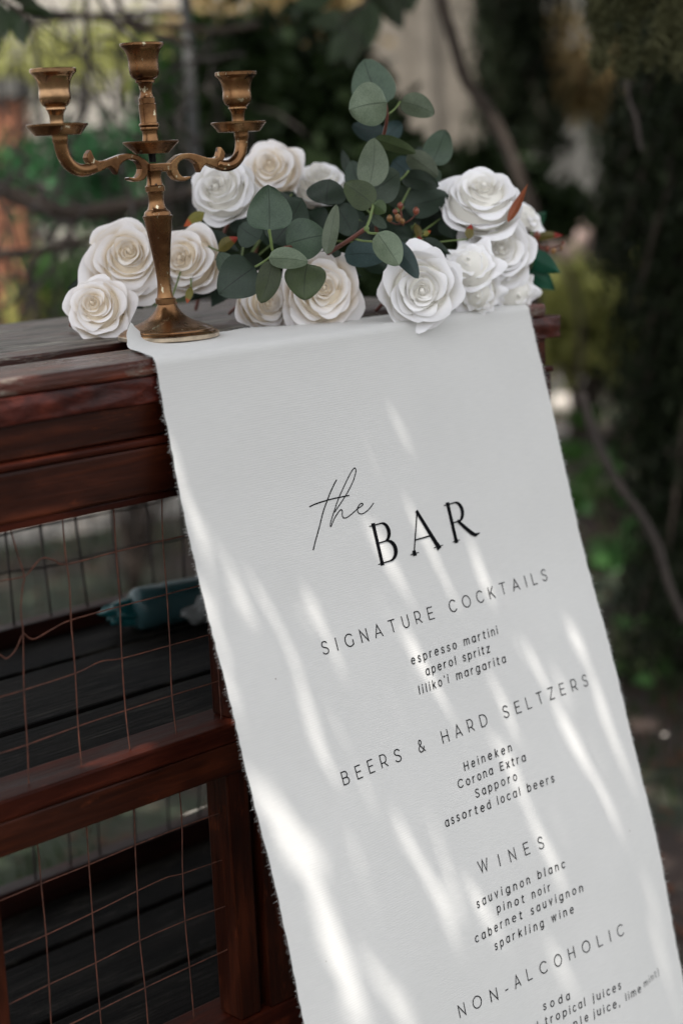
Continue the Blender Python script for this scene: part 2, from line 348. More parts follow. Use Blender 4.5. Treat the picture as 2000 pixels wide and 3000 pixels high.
M['glass'] = simple('dark_window_glass', (0.05, 0.07, 0.08), 0.1, 0.1, 2, bmp=0)
def mk_plastic(name, col, tr=0.7, rough=0.12):
    m, t, b = nmat(name); b.inputs['Base Color'].default_value = (*col, 1); b.inputs['Transmission Weight'].default_value = tr
    b.inputs['Roughness'].default_value = rough; b.inputs['IOR'].default_value = 1.3; bump(t, b, noi(t, coords(t), 60, 3), 0.25, 0.004); return m
M['teal_bottle'] = mk_plastic('teal_clear_plastic', (0.05, 0.11, 0.12), 0.40, 0.3)
M['teal_bag'] = simple('teal_plastic_bag', (0.006, 0.075, 0.08), 0.35, 0.3, 25)
M['grey_bag'] = simple('pale_grey_wrapper', (0.20, 0.21, 0.21), 0.45, 0.2, 30)
M['label'] = simple('bottle_label', (0.10, 0.16, 0.26), 0.5, 0.5, 160, bmp=0)
M['green_pl'] = simple('emerald_plastic', (0.04, 0.26, 0.15), 0.4, 0.2, 8)

# ------------------------------------------------------------------ setting: ground, path, house wall
def sheet(name, pts, z, mat, kind='structure', sub=0):
    me = mesh(name, [(x, y, z) for x, y in pts], [tuple(range(len(pts)))]); return tag(link(name, me, None, mat, False), kind=kind)
sheet('ground', [(-150, -150), (150, -150), (150, 150), (-150, 150)], 0.0, M['ground'])
sheet('path', [(-3.2, 3.85), (2.6, 3.15), (3.4, 3.2), (3.6, 4.5), (-2.4, 6.2)], 0.004, M['path'])
fdir = Vector((fw.x, fw.y, 0)).normalized(); rdir = Vector((fdir.y, -fdir.x, 0))
def plan(u, d, z=0.0):
    """point whose ground plan lies in the direction of photo column u at depth d"""
    p = at(u, 600, d); return Vector((p.x, p.y, z))
house = empty('house', plan(500, 11.5), 'pale beige plastered house wall blurred beyond the wire fence', 'house')
def wallbox(name, u0, u1, d, z0, z1, th, mat, parent):
    a = plan(u0, d); b_ = plan(u1, d); n = (b_-a).normalized(); bk = Vector((-n.y, n.x, 0))*th
    V = [Vector((*p.xy, z)) for z in (z0, z1) for p in (a, b_, b_+bk, a+bk)]
    me = mesh(name, V, [(3, 2, 1, 0), (4, 5, 6, 7), (0, 1, 5, 4), (1, 2, 6, 5), (2, 3, 7, 6), (3, 0, 4, 7)])
    return link(name, me, parent, mat, False)
wallbox('wall', -900, 905, 11.5, 0, 3.6, 0.3, M['plaster_lit'], house)
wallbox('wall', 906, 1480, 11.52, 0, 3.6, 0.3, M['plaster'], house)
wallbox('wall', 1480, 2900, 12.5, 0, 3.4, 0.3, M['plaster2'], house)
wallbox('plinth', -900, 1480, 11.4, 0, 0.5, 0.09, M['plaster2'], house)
for u in (-260,):
    w = wallbox('window_frame', u-120, u+70, 11.47, 0.95, 2.3, 0.10, M['plaster2'], house)
    g = wallbox('pane', u-105, u+55, 11.44, 1.02, 2.22, 0.02, M['glass'], house)
for k, u in enumerate((1235, 1425)):
    wallbox('pilaster', u, u+45, 11.38, 0, 3.6, 0.1, M['plaster'], house)
pil = empty('gate_pillar', plan(20, 6.3), 'terracotta orange rendered pillar at the far left behind the twigs', 'pillar')
wallbox('shaft', -45, 62, 6.3, 0, 1.38, 0.30, M['terra'], pil); wallbox('capstone', -60, 78, 6.28, 1.38, 1.45, 0.36, M['plaster2'], pil)

# ------------------------------------------------------------------ cabinet
cab = empty('display_cabinet', (-0.05, 0.21, 0), 'weathered reddish brown wooden cabinet with rusty wire mesh front', 'cabinet')
XL, XR = -0.66, 0.509
box('plank', XL, XR, 0.0, 0.084, 0.938, 0.952, M['slabf'], cab, 0.0045, 3)
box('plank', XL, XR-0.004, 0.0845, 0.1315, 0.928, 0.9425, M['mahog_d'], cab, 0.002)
box('plank', XL, XR-0.002, 0.132, 0.197, 0.938, 0.9525, M['slab'], cab, 0.003)
box('plank', XL, XR-0.003, 0.199, 0.334, 0.938, 0.952, M['slab'], cab, 0.003)
box('plank', XL, XR-0.001, 0.3365, 0.43, 0.938, 0.9515, M['slab'], cab, 0.003)
# bulging barky moulding
def moulding():
    nx, ny = 260, 14; V = []; Fc = []; x0, x1 = XL-0.01, 0.530
    for i in range(nx+1):
        x = x0+(x1-x0)*i/nx
        endf = min(1, (x1-x)/0.012+0.25) if x > x1-0.012 else 1
        for j in range(ny+1):
            a = math.pi*(j/ny); z = 0.927+0.0108*math.cos(a); y = -0.0020*max(math.sin(a), 0)**0.55*endf
            nn = noise.noise(Vector((x*32, z*95, 1.3)))*0.0022+noise.noise(Vector((x*90, z*160, 4)))*0.0010
            V.append((x, max(y-nn*math.sin(a), -0.0034), z+nn*0.25))
        V.append((x, 0.02, 0.9163)); V.append((x, 0.02, 0.9377))
    m_ = ny+3
    for i in range(nx):
        for j in range(m_):
            k = (j+1) % m_; Fc.append((i*m_+j, i*m_+k, (i+1)*m_+k, (i+1)*m_+j))
    Fc.append(tuple(range(m_))[::-1]); Fc.append(tuple(nx*m_+j for j in range(m_)))
    return link('moulding', mesh('moulding', V, Fc), cab, M['bark_m'])
moulding()
box('fascia_board', XL, 0.512, 0.005, 0.022, 0.8885, 0.9155, M['mahog'], cab, 0.0015)
box('ledge', XL, 0.515, -0.0030, 0.022, 0.8815, 0.8875, M['mahog_r'], cab, 0.002)
box('top_rail', XL, 0.514, 0.0, 0.022, 0.8405, 0.8805, M['mahog'], cab, 0.0025)
box('lower_lip', XL, 0.512, 0.0035, 0.022, 0.8335, 0.8398, M['mahog_r'], cab, 0.0012)
box('mid_rail', XL, 0.512, -0.0015, 0.046, 0.605, 0.6225, M['mahog_r'], cab, 0.002)
box('mid_rail', XL, 0.510, 0.0, 0.040, 0.5755, 0.604, M['mahog'], cab, 0.002)
box('bottom_rail', XL, 0.510, 0.0, 0.056, 0.298, 0.337, M['mahog_r'], cab, 0.002)
box('post', 0.0535, 0.0775, 0.003, 0.034, 0.3375, 0.575, M['mahog_z'], cab, 0.0018)
box('post', 0.0875, 0.125, 0.001, 0.036, 0.0, 0.2975, M['mahog_z'], cab, 0.0018)
box('post', 0.0875, 0.125, 0.001, 0.036, 0.3375, 0.575, M['mahog_z'], cab, 0.0018)
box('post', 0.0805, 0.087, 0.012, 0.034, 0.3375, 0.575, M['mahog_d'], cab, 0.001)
box('post', 0.0665, 0.090, 0.003, 0.034, 0.623, 0.833, M['mahog_z'], cab, 0.0018)
box('post', -0.212, -0.1865, 0.003, 0.034, 0.3375, 0.575, M['mahog_z'], cab, 0.0018)
box('post', -0.245, -0.214, 0.003, 0.034, 0.623, 0.833, M['mahog_z'], cab, 0.0018)
for a in (0.3375, 0.6235): box('post', 0.482, 0.512, 0.003, 0.034, a, 0.574 if a < 0.5 else 0.833, M['mahog_z'], cab, 0.0018)
for x in (XL, 0.482):
    box('post', x, x+0.03, 0.004, 0.034, 0.0, 0.297, M['mahog_z'], cab, 0.0018)
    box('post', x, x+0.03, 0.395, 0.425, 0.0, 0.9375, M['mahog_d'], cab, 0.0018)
for k, (y0, y1) in enumerate(((0.0475, 0.153), (0.160, 0.300), (0.306, 0.392))):
    box('shelf_plank', XL+0.01, 0.48, y0, y1, 0.598+0.001*k, 0.6145+0.0008*k, M['shelf'], cab, 0.003)
for k, (y0, y1) in enumerate(((0.057, 0.165), (0.172, 0.290), (0.298, 0.392))):
    box('shelf_plank', XL+0.01, 0.48, y0, y1, 0.302, 0.3185+0.0008*k, M['shelf'], cab, 0.003)
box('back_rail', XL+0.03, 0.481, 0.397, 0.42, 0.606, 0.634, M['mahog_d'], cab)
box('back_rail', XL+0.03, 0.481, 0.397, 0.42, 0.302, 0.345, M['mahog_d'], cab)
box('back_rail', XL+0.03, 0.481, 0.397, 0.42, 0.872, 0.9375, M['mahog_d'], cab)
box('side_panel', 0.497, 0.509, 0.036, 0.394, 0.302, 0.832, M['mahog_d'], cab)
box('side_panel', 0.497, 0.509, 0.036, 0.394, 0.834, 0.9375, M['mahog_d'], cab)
# wire mesh, every strand measured
def wirepx(pts, y, r=0.00062, mat='rust', ext=None):
    P = [aty(u, v, y)+Vector((0, random.uniform(-.0004, .0004), 0)) for u, v in pts]
    if ext: P = [P[0]+(P[0]-P[1]).normalized()*e if (e := ext[0]) else P[0]]+P+([P[-1]+(P[-1]-P[-2]).normalized()*ext[1]] if ext[1] else [])
    o = tube('wire', P, r, M[mat], cab, 6, 0.10, 4); return o
yw = 0.016
for L in ([(32,1552),(51,1621),(72,1688),(66,1720),(62,1780),(64,1815),(68,1858),(71,2022),(80,2182),(86,2325)],
          [(184,1518),(193,1627),(204,1713),(210,1825),(214,1889),(221,1972),(230,2128),(241,2266)],
          [(333,1488),(340,1615),(351,1749),(354,1825),(357,1925),(368,2081),(384,2219)],
          [(475,1456),(478,1583),(489,1726),(495,1825),(498,1891),(504,2037),(519,2172)],
          [(604,1436),(610,1560),(622,1760),(634,1900),(641,1992),(651,2127)]):
    wirepx(L, yw)
for L in ([(-120,1728),(0,1702),(72,1688),(98,1660),(124,1635),(160,1641),(195,1653),(341,1616),(478,1584),(640,1548)],
          [(-100,1880),(-40,1900),(0,1918),(20,1929),(45,1905),(67,1858),(85,1868),(105,1871),(156,1842),(209,1817),(354,1776),(491,1741),(645,1700)],
          [(-120,2080),(0,2043),(71,2022),(222,1972),(295,1938),(359,1929),(498,1891),(609,1860),(655,1846)],
          [(-120,2245),(0,2208),(80,2182),(230,2128),(368,2081),(504,2037),(638,1996),(668,1986)]):
    wirepx(L, yw+0.0016)
for L in ([(108,2470),(113,2497),(121,2591),(135,2741),(144,2884),(150,3000),(158,3180)],
          [(253,2415),(255,2436),(261,2534),(270,2672),(281,2821),(296,3000),(306,3120)],
          [(391,2360),(393,2385),(396,2477),(402,2609),(410,2755),(425,2896),(433,3000),(438,3050)],
          [(525,2315),(527,2336),(533,2422),(535,2560),(542,2698),(556,2833),(569,2985)],
          [(659,2268),(660,2287),(663,2373),(669,2511),(680,2649),(686,2775),(692,2925)]):
    wirepx(L, yw)
for L in ([(-30,2650),(6,2637),(118,2591),(258,2534),(396,2477),(534,2422),(663,2376),(690,2368)],
          [(-20,2812),(17,2790),(133,2741),(270,2675),(402,2610),(488,2571),(535,2559),(666,2514),(694,2506)],
          [(-10,2962),(34,2939),(144,2884),(281,2820),(410,2755),(542,2698),(683,2646),(700,2635)],
          [(60,3070),(207,3000),(293,2958),(422,2896),(554,2834),(683,2775),(703,2768)]):
    wirepx(L, yw+0.0016)
for i in range(24):        # back mesh
    x = XL+0.05+i*0.0475
    for z0, z1 in ((0.346, 0.605), (0.635, 0.871)):
        tube('wire', [(x+random.uniform(-.005, .005), 0.408, z0-.002), (x+random.uniform(-.004, .004), 0.408+random.uniform(-.002, .002), z0*.6+z1*.4), (x+random.uniform(-.004, .004), 0.408, z0*.3+z1*.7), (x+random.uniform(-.005, .005), 0.408, z1+.002)], 0.0014, M['rustd'], cab, 5, 0.1, 3)
for z in (0.39, 0.437, 0.485, 0.532, 0.58, 0.688, 0.735, 0.783, 0.832):
    tube('wire', [(XL+0.03+0.046*k, 0.4100, z+random.uniform(-.004, .004)) for k in range(26)], 0.0014, M['rustd'], cab, 5, 0.1, 3)

# ------------------------------------------------------------------ banner
LE = [(0.000,0.948),(-0.005,0.917),(-0.012,0.885),(-0.019,0.851),(-0.027,0.808),(-0.036,0.785),(-0.049,0.730),(-0.067,0.681),(-0.084,0.616),(-0.103,0.553),(-0.120,0.497),(-0.144,0.409),(-0.170,0.30),(-0.235,0.03)]
RE = [(0.0006,0.9494),(-0.0292,0.8397),(-0.065,0.7041),(-0.0965,0.6133),(-0.122,0.5217),(-0.1478,0.4305),(-0.1684,0.3422),(-0.1829,0.2799),(-0.24,0.03)]
lz = np.array([-p[1] for p in LE]); ly = np.array([p[0] for p in LE]); rz = np.array([-p[1] for p in RE]); ry = np.array([p[0] for p in RE])
def sm(xs, ys, z):      # smoothed interpolation
    return float(np.mean([np.interp(-z+d, xs, ys) for d in ((-.03, -.015, 0, .015, .03) if z < .9 else (-.006, 0, .006))]))
BW = 0.476
def by(x, z):
    a = min(max(x/BW, 0), 1); y = sm(lz, ly, z)*(1-a)+sm(rz, ry, z)*a
    y = min(y, -0.0005-0.10*(0.948-z)) if z < 0.948 else y
    dn = min(1, max(0, (0.9-z)/0.4))
    y += dn*(0.0044*noise.noise(Vector((x*9, z*3.5, 2.1)))+0.0026*noise.noise(Vector((x*4, z*1.5, 7)))*dn)
    y += dn*0.0030*noise.noise(Vector(((x+z*.25)*26, z*4.5, 5.5)))
    return y-0.0036
def onb(u, v):
    y = -0.06
    for i in range(30):
        P = aty(u, v, y); y = 0.5*y+0.5*by(P.x, P.z)
    return P
def bsurf(x, z, off=0.0):
    e = 0.004; y = by(x, z); dz = (by(x, z+e)-by(x, z-e))/(2*e)
    n = Vector((0, -1, dz)).normalized(); return Vector((x, y, z))+n*off
banner = empty('menu_banner', (0.24, -0.02, 0.95), 'long white cotton menu banner draped over the cabinet edge, the bar drinks list', 'banner')
def build_banner():
    nx = 96; xs = [i/nx for i in range(nx+1)]
    zs = [0.944-0.004*k for k in range(10)]+list(np.linspace(0.902, 0.03, 150))
    ybp = [(0.0, 0.104), (0.12, 0.108), (0.22, 0.100), (0.34, 0.102), (0.39, 0.110), (0.50, 0.073), (0.60, 0.070), (0.75, 0.060), (0.95, 0.026), (1.0, 0.018)]
    rows = []; nb = 26
    for k in range(nb+1):           # on the slab, back to front
        row = []
        for a in xs:
            yb = np.interp(a, [p[0] for p in ybp], [p[1] for p in ybp])+0.0012*noise.noise(Vector((a*60, 0, 0)))
            f = (1-k/nb)**1.0; y = 0.0035+(yb-0.0035)*f
            x = a*BW+0.42*y*(1-a)**4+(0.0 if a else 0)
            z = 0.9538+0.0006*noise.noise(Vector((x*30, y*30, 0)))
            lift = max(0, (y-0.070)/0.034)
            if a < 0.14: g = (1-a/0.14)**1.5; z += g*0.020*lift**1.2; x += g*0.006*lift*lift; y -= g*0.012*lift**2
            row.append((x, y, z))
        rows.append(row)
    for t in (0.25, 0.5, 0.75, 1.0):  # bend
        an = t*math.pi/2
        rows.append([(a*BW, 0.0035-0.0085*math.sin(an)-(by(a*BW, 0.944)*-1-0.005)*t*0.9, 0.9538-0.0085*(1-math.cos(an))) for a in xs])
    for z in zs[1:]: rows.append([(a*BW, by(a*BW, z), z) for a in xs])
    V = []; UV = []; s = 0; prev = None
    for r in rows:
        mid = Vector(r[len(r)//2])
        if prev is not None: s += (mid-prev).length
        prev = mid
        for i, p in enumerate(r):
            x, y, z = p
            if i in (0, nx):
                jx = random.uniform(-0.0007, 0.0004); x += jx if i == 0 else -jx
            V.append((x, y, z)); UV.append((xs[i]*BW, s))
    m_ = nx+1; Fc = [(i*m_+j, i*m_+j+1, (i+1)*m_+j+1, (i+1)*m_+j) for i in range(len(rows)-1) for j in range(nx)]
    o = link('cloth', mesh('cloth', V, Fc, UV), banner, M['cloth'])
    # frayed threads along both long edges and the torn back edge
    Q = []
    def fr(p, d, L):
        w = Vector((0.00022, 0.0001, 0.00022)); q = p+d*L; w2 = Vector((0, 0, 1)).cross(d).normalized()*0.00013 if abs(d.z) < 0.9 else Vector((0.00013, 0, 0))
        up = d.cross(w2).normalized()*0.00016
        Q.append([p-up, p+up, q+up*0.4, q-up*0.4])
    P = [Vector(v) for v in V]; R_ = len(rows)
    for side, sx in ((0, -1), (nx, 1)):
        for i in range(nb-4, R_-1):
            a = P[i*m_+side]; b_ = P[(i+1)*m_+side]; ln = (b_-a).length; k = max(1, int(ln/0.00085))
            for q in range(k):
                c_ = a.lerp(b_, (q+random.random())/k)
                d = Vector((sx, random.uniform(-.5, .3), random.uniform(-.6, .35))).normalized()
                fr(c_-d*0.0004, d, abs(random.gauss(0.0014, 0.0016))+0.0010)
    for j in range(nx):
        a = P[j]; b_ = P[j+1]
        for q in range(6):
            c_ = a.lerp(b_, random.random()); d = Vector((random.uniform(-.5, .5), 1, random.uniform(-.1, .5))).normalized(); fr(c_, d, abs(random.gauss(0.001, 0.0015)))
    me = quads_mesh('frayed_edge', np.array([[list(p) for p in q] for q in Q])); o = link('frayed_edge', me, banner, M['thread'], False); o['kind'] = 'stuff'
build_banner()

# ---- lettering: a monoline letter set drawn as strokes, printed on the cloth
def arc(cx, cy, rx, ry, a0, a1, n=14):
    return [(cx+rx*math.cos(math.radians(a0+(a1-a0)*i/n)), cy+ry*math.sin(math.radians(a0+(a1-a0)*i/n))) for i in range(n+1)]
def spl2(pts, k=5): return [(p.x, p.y) for p in spline([(a, b, 0) for a, b in pts], k)]
X = 0.735
def sS(w, h): return spl2([(w*.93, h*.85), (w*.78, h*.95), (w*.5, h), (w*.2, h*.94), (w*.06, h*.76), (w*.18, h*.60), (w*.5, h*.51), (w*.84, h*.41), (w*.98, h*.23), (w*.82, h*.06), (w*.48, 0), (w*.2, h*.04), (0, h*.16)])
def st(*p): return list(p)
def bowl(cx, a0=0, a1=360): return arc(cx, X/2, .30, X/2, a0, a1, 22)
G = {
 'S': (.62, [sS(.62, 1)]), 'I': (.04, [st((.02, 0), (.02, 1))]),
 'G': (.84, [arc(.46, .5, .45, .5, 42, 318, 22)+[(.80, .14)], st((.80, .10), (.80, .48))]),
 'N': (.72, [st((0, 0), (0, 1), (.72, 0), (.72, 1))]), 'A': (.80, [st((0, 0), (.4, 1), (.8, 0)), st((.13, .30), (.67, .30))]),
 'T': (.72, [st((0, 1), (.72, 1)), st((.36, 1), (.36, 0))]), 'U': (.70, [st((0, 1), (0, .4))+arc(.35, .37, .35, .37, 180, 360, 12)+[(.70, .4), (.70, 1)]]),
 'R': (.64, [st((0, 0), (0, 1), (.30, 1))+arc(.32, .67, .28, .33, 90, -90, 12)+[(0, .34)], st((.34, .34), (.64, 0))]),
 'E': (.56, [st((.56, 1), (0, 1), (0, 0), (.58, 0)), st((0, .52), (.50, .52))]), 'C': (.80, [arc(.46, .5, .45, .5, 42, 318, 22)]),
 'O': (.94, [arc(.47, .5, .47, .5, 0, 360, 28)]), 'K': (.66, [st((0, 0), (0, 1)), st((.62, 1), (0, .34)), st((.22, .57), (.66, 0))]),
 'L': (.54, [st((0, 1), (0, 0), (.54, 0))]), 'B': (.66, [st((0, 0), (0, 1), (.32, 1))+arc(.34, .76, .24, .24, 90, -90, 10)+[(0, .52)], st((.3, .52), (.36, .52))+arc(.38, .26, .27, .26, 90, -90, 10)+[(0, 0)]]),
 '&': (.74, [spl2([(.72, 0), (.52, .22), (.24, .58), (.16, .78), (.30, .98), (.46, .86), (.42, .68), (.18, .48), (.04, .30), (.10, .07), (.32, 0), (.54, .10), (.68, .38)])]),
 'H': (.70, [st((0, 0), (0, 1)), st((.70, 0), (.70, 1)), st((0, .52), (.70, .52))]),
 'D': (.76, [st((0, 0), (0, 1), (.30, 1))+arc(.28, .5, .48, .5, 90, -90, 18)+[(0, 0)]]),
 'Z': (.64, [st((0, 1), (.62, 1), (0, 0), (.64, 0))]), 'W': (1.12, [st((0, 1), (.30, 0), (.56, 1), (.82, 0), (1.12, 1))]), '-': (.34, [st((0, .38), (.34, .38))]),
 'a': (.60, [bowl(.30), st((.60, X), (.60, 0))]), 'b': (.60, [bowl(.30), st((0, 1.03), (0, 0))]), 'd': (.60, [bowl(.30), st((.60, 1.03), (.60, 0))]),
 'p': (.60, [bowl(.30), st((0, X), (0, -.27))]), 'o': (.60, [bowl(.30)]), 'c': (.52, [bowl(.30, 45, 315)]),
 'g': (.60, [bowl(.30), st((.60, X), (.60, -.02))+arc(.31, -.02, .29, .27, 0, -140, 10)]),
 'e': (.60, [st((.02, X/2+.02), (.585, X/2+.02))+arc(.30, X/2, .30, X/2, 5, 312, 20)]), 's': (.44, [sS(.44, X)]),
 'l': (.02, [st((0, 1.03), (0, 0))]), 'i': (.02, [st((0, X), (0, 0)), st((0, .955), (0, 1.03))]),
 'j': (.10, [st((.08, X), (.08, -.06))+arc(-.02, -.08, .10, .17, 0, -80, 6), st((.08, .955), (.08, 1.03))]),
 'r': (.34, [st((0, X), (0, 0)), arc(.30, X-.32, .30, .31, 178, 88, 8)]),
 'n': (.52, [st((0, X), (0, 0)), st((0, .4))+arc(.26, X-.29, .26, .29, 180, 0, 12)+[(.52, .38), (.52, 0)]]),
 'm': (.92, [st((0, X), (0, 0)), st((0, .4))+arc(.23, X-.27, .23, .27, 180, 0, 10)+[(.46, 0)], st((.46, .42))+arc(.69, X-.27, .23, .27, 180, 0, 10)+[(.92, 0)]]),
 'u': (.52, [st((0, X), (0, .3))+arc(.26, .28, .26, .28, 180, 360, 12)+[(.52, .3), (.52, X)], st((.52, .2), (.52, 0))]),
 't': (.34, [st((.10, .95), (.10, .16))+arc(.26, .16, .16, .16, 180, 290, 6), st((-.02, X), (.32, X))]),
 'v': (.52, [st((0, X), (.26, 0), (.52, X))]), 'w': (.86, [st((0, X), (.22, 0), (.43, X), (.64, 0), (.86, X))]), 'x': (.50, [st((0, X), (.50, 0)), st((.50, X), (0, 0))]),
 'z': (.48, [st((0, X), (.46, X), (0, 0), (.48, 0))]), 'k': (.46, [st((0, 1.03), (0, 0)), st((.44, X), (0, .26)), st((.17, .42), (.46, 0))]),
 ',': (.06, [st((.06, .06), (-.02, -.17))]), "'": (.05, [st((.06, 1.03), (.03, .84))]), ')': (.16, [arc(-.22, .40, .38, .80, -52, 52, 10)]), '(': (.16, [arc(.38, .40, .38, .80, 128, 232, 10)]),
}
def ribbon(Vs, Fs, pts, wid, f, lift):
    """pts in letter units mapped by f -> (x, z arc) on the cloth; wid scalar or list (metres)"""
    P = [Vector((*f(p), 0)) for p in pts]; Q = [P[0]]; Wd = [wid[0] if isinstance(wid, list) else wid]
    for i in range(1, len(P)):
        n = max(1, int((P[i]-P[i-1]).length/0.004)); w0 = wid[i-1] if isinstance(wid, list) else wid; w1 = wid[i] if isinstance(wid, list) else wid
        for k in range(1, n+1): Q.append(P[i-1].lerp(P[i], k/n)); Wd.append(w0+(w1-w0)*k/n)
    n = len(Q); closed = (Q[0]-Q[-1]).length < 1e-5
    v0 = len(Vs)
    for i in range(n):
        a = Q[i]-Q[i-1] if i else (Q[-1]-Q[-2] if closed else Q[1]-Q[0]); b_ = Q[i+1]-Q[i] if i < n-1 else (Q[1]-Q[0] if closed else a)
        a = a.normalized(); b_ = b_.normalized(); na = Vector((-a.y, a.x, 0)); nb_ = Vector((-b_.y, b_.x, 0)); m_ = (na+nb_)
        m_ = m_.normalized() if m_.length > 1e-4 else na
        c_ = max(0.38, m_.dot(na)); h = Wd[i]/2/c_
        ext = Vector((0, 0, 0))
        if not closed and i == 0: ext = -a*Wd[i]*0.35
        if not closed and i == n-1: ext = a*Wd[i]*0.35
        for s in (-1, 1):
            q = Q[i]+m_*h*s+ext; Vs.append(bsurf(q.x, q.y, 0.00035+lift))
    for i in range(n-1): Fs.append((v0+2*i, v0+2*i+1, v0+2*i+3, v0+2*i+2))
CZ = 0.966           # arc length -> height on the sloping cloth
def text_line(txt, xa, za, xb, zb, cap, sw, slant=0.0, name='menu_text', wscale=1.0, only_from=None, xs=1.0):
    adv = [G[c][0]*cap*wscale if c != ' ' else cap*0.30 for c in txt]; tr = (xb-xa-sum(adv))/(len(txt)-1)
    xa -= .0022; xb -= .0022; x = xa; Vs = []; Fs = []; k = 0
    def flush():
        nonlocal Vs, Fs
        if Vs: link(name, mesh(name, Vs, Fs), banner, M['ink'], False)
        Vs = []; Fs = []
    for c, w in zip(txt, adv):
        if c != ' ':
            for s_ in G[c][1]:
                def f(p, x=x):
                    zz = za+(zb-za)*(x-xa)/(xb-xa); return x+(p[0]*wscale+p[1]*slant)*cap, zz+p[1]*cap*CZ
                ribbon(Vs, Fs, s_, sw, f, 0.00003*(k % 5)); k += 1
        else: flush()
        x += w+tr
    flush()
HC, HS, BC, BS = 0.0108, 0.00100, 0.0072, 0.00104
text_line('SIGNATURE COCKTAILS', .1135, .6853, .4155, .6907, HC, HS, name='heading_text')
text_line('espresso martini', .2100, .6554, .3275, .6573, BC, BS, .12)
text_line('aperol spritz', .2244, .6423, .3110, .6441, BC, BS, .12)
text_line("liliko'i margarita", .2106, .6287, .3280, .6308, BC, BS, .12)
text_line('BEERS & HARD SELTZERS', .0979, .5786, .4310, .5855, HC, HS, name='heading_text')
text_line('Heineken', .2420, .5521, .3070, .5529, BC, BS, .12)
text_line('Corona Extra', .2297, .5392, .3215, .5401, BC, BS, .12)
text_line('Sapporo', .2472, .5262, .3045, .5268, BC, BS, .12)
text_line('assorted local beers', .2024, .5125, .3510, .5129, BC, BS, .12)
text_line('WINES', .2310, .4620, .3180, .4600, HC, HS, name='heading_text')
text_line('sauvignon blanc', .2158, .4362, .3385, .4352, BC, BS, .12)
text_line('pinot noir', .2413, .4230, .3135, .4208, BC, BS, .12)
text_line('cabernet sauvignon', .2037, .4094, .3545, .4078, BC, BS, .12)
text_line('sparkling wine', .2264, .3946, .3375, .3924, BC, BS, .12)
text_line('NON-ALCOHOLIC', .1686, .3537, .3980, .3519, HC, HS, name='heading_text')
text_line('soda', .2751, .3207, .3095, .3192, BC, BS, .12)
text_line('and tropical juices', .2410, .3075, .3790, .3054, BC, BS, .12)
text_line('(pineapple', .2440, .2935, .3285, .2921, BC, BS, .12)
text_line('juice,', .3370, .2919, .3720, .2914, BC, BS, .12)
text_line('lime', .3830, .2919, .4065, .2926, BC*.97, BS*.9, .12)
text_line('mint)', .4135, .2946, .4400, .2972, BC*.86, BS*.62, .04)
# BAR in a contrasted roman
def bar_text():
    cap = 0.0362; xa, za, xb, zb = .1970, .7459, .3358, .7491; Vs = []; Fs = []
    T, H_ = 0.115*cap, 0.030*cap; k = 0
    def put(x0, strokes):
        nonlocal k
        for pts, w in strokes:
            def f(p):
                x = xa+(x0+p[0])*cap; return x, za+(zb-za)*(x-xa)/(xb-xa)+p[1]*cap*CZ
            ribbon(Vs, Fs, pts, [q*cap for q in w] if isinstance(w, list) else w*cap, f, 0.00002*k); k += 1
    t, h = .115, .032
    def bowlw(n, w0=.035, w1=.12): return [w0+(w1-w0)*math.sin(math.pi*i/n)**1.2 for i in range(n+1)]
    def serif(x, y, w=.135): s = 1 if y < .5 else -1; return ([(x-w, y+.012*s), (x, y+.016*s), (x+w, y+.012*s)], [.020, .034, .020])
    def foot(x, y, w=.10): s = 1 if y < .5 else -1; return ([(x, y), (x, y+.05*s)], [.135, .115])
    b1 = arc(.42, .755, .20, .228, 90, -90, 16); b2 = arc(.44, .27, .27, .255, 90, -90, 18)
    put(0, [([(.16, 0), (.16, 1)], t), serif(.16, 0.0), serif(.15, 1.0), foot(.16, .01), foot(.16, .99),
            ([(.16, .983), (.30, .985)]+b1+[(.16, .525)], [h, h]+bowlw(16)+[h]), ([(.30, .525)]+b2+[(.16, .017)], [h]+bowlw(18, .035, .13)+[h])])
    put(1.19, [([(.10, 0), (.53, 1.02)], [.036, .040]), ([(1.0, 0), (.53, 1.02)], [.135, .10]), ([(.25, .34), (.84, .34)], .036),
               serif(.12, 0, .15), serif(1.0, 0, .17), foot(.12, .005, .06), ([(1.0, .0), (.98, .06)], [.17, .13])])
    b3 = arc(.42, .735, .22, .248, 90, -90, 16)
    put(2.72, [([(.16, 0), (.16, 1)], t), serif(.16, 0.0), serif(.15, 1.0), foot(.16, .01), foot(.16, .99),
               ([(.16, .983), (.30, .985)]+b3+[(.16, .487)], [h, h]+bowlw(16)+[h]),
               ([(.40, .49), (.58, .30), (.80, .09), (.93, .01), (1.10, .03)], [.09, .105, .12, .09, .02])])
    link('heading_text', mesh('bar_lettering', Vs, Fs), banner, M['ink'], False)
bar_text()
def the_text():
    Vs = []; Fs = []
    def c(p): q = onb(850+p[0]/2.6133, 1340+p[1]/2.6133); return (q.x, q.z)
    Ls = [([(352,173),(330,215),(300,282),(280,335),(250,420),(225,520),(200,610),(175,708)], .00115),
          ([(148,377),(200,354),(300,323),(400,301),(448,292)], .00115),
          ([(338,418),(395,335),(440,262),(480,180),(500,112),(497,86),(485,84),(460,120),(420,200),(370,310),(335,410),(310,490),(305,522),(312,526),(335,470),(370,415),(388,400),(397,412),(396,440),(405,462),(430,461),(470,432),(515,392),(545,372),(555,358),(543,352),(525,365),(512,395),(520,425),(545,433),(580,415),(610,385),(635,350)], .00095)]
    for k, (p, w) in enumerate(Ls):
        q = [c(a) for a in p]; q = spl2(q, 4); ribbon(Vs, Fs, q, w, lambda a: a, 0.00003*k)
    link('script_text', mesh('script_lettering', Vs, Fs), banner, M['ink'], False)
the_text()

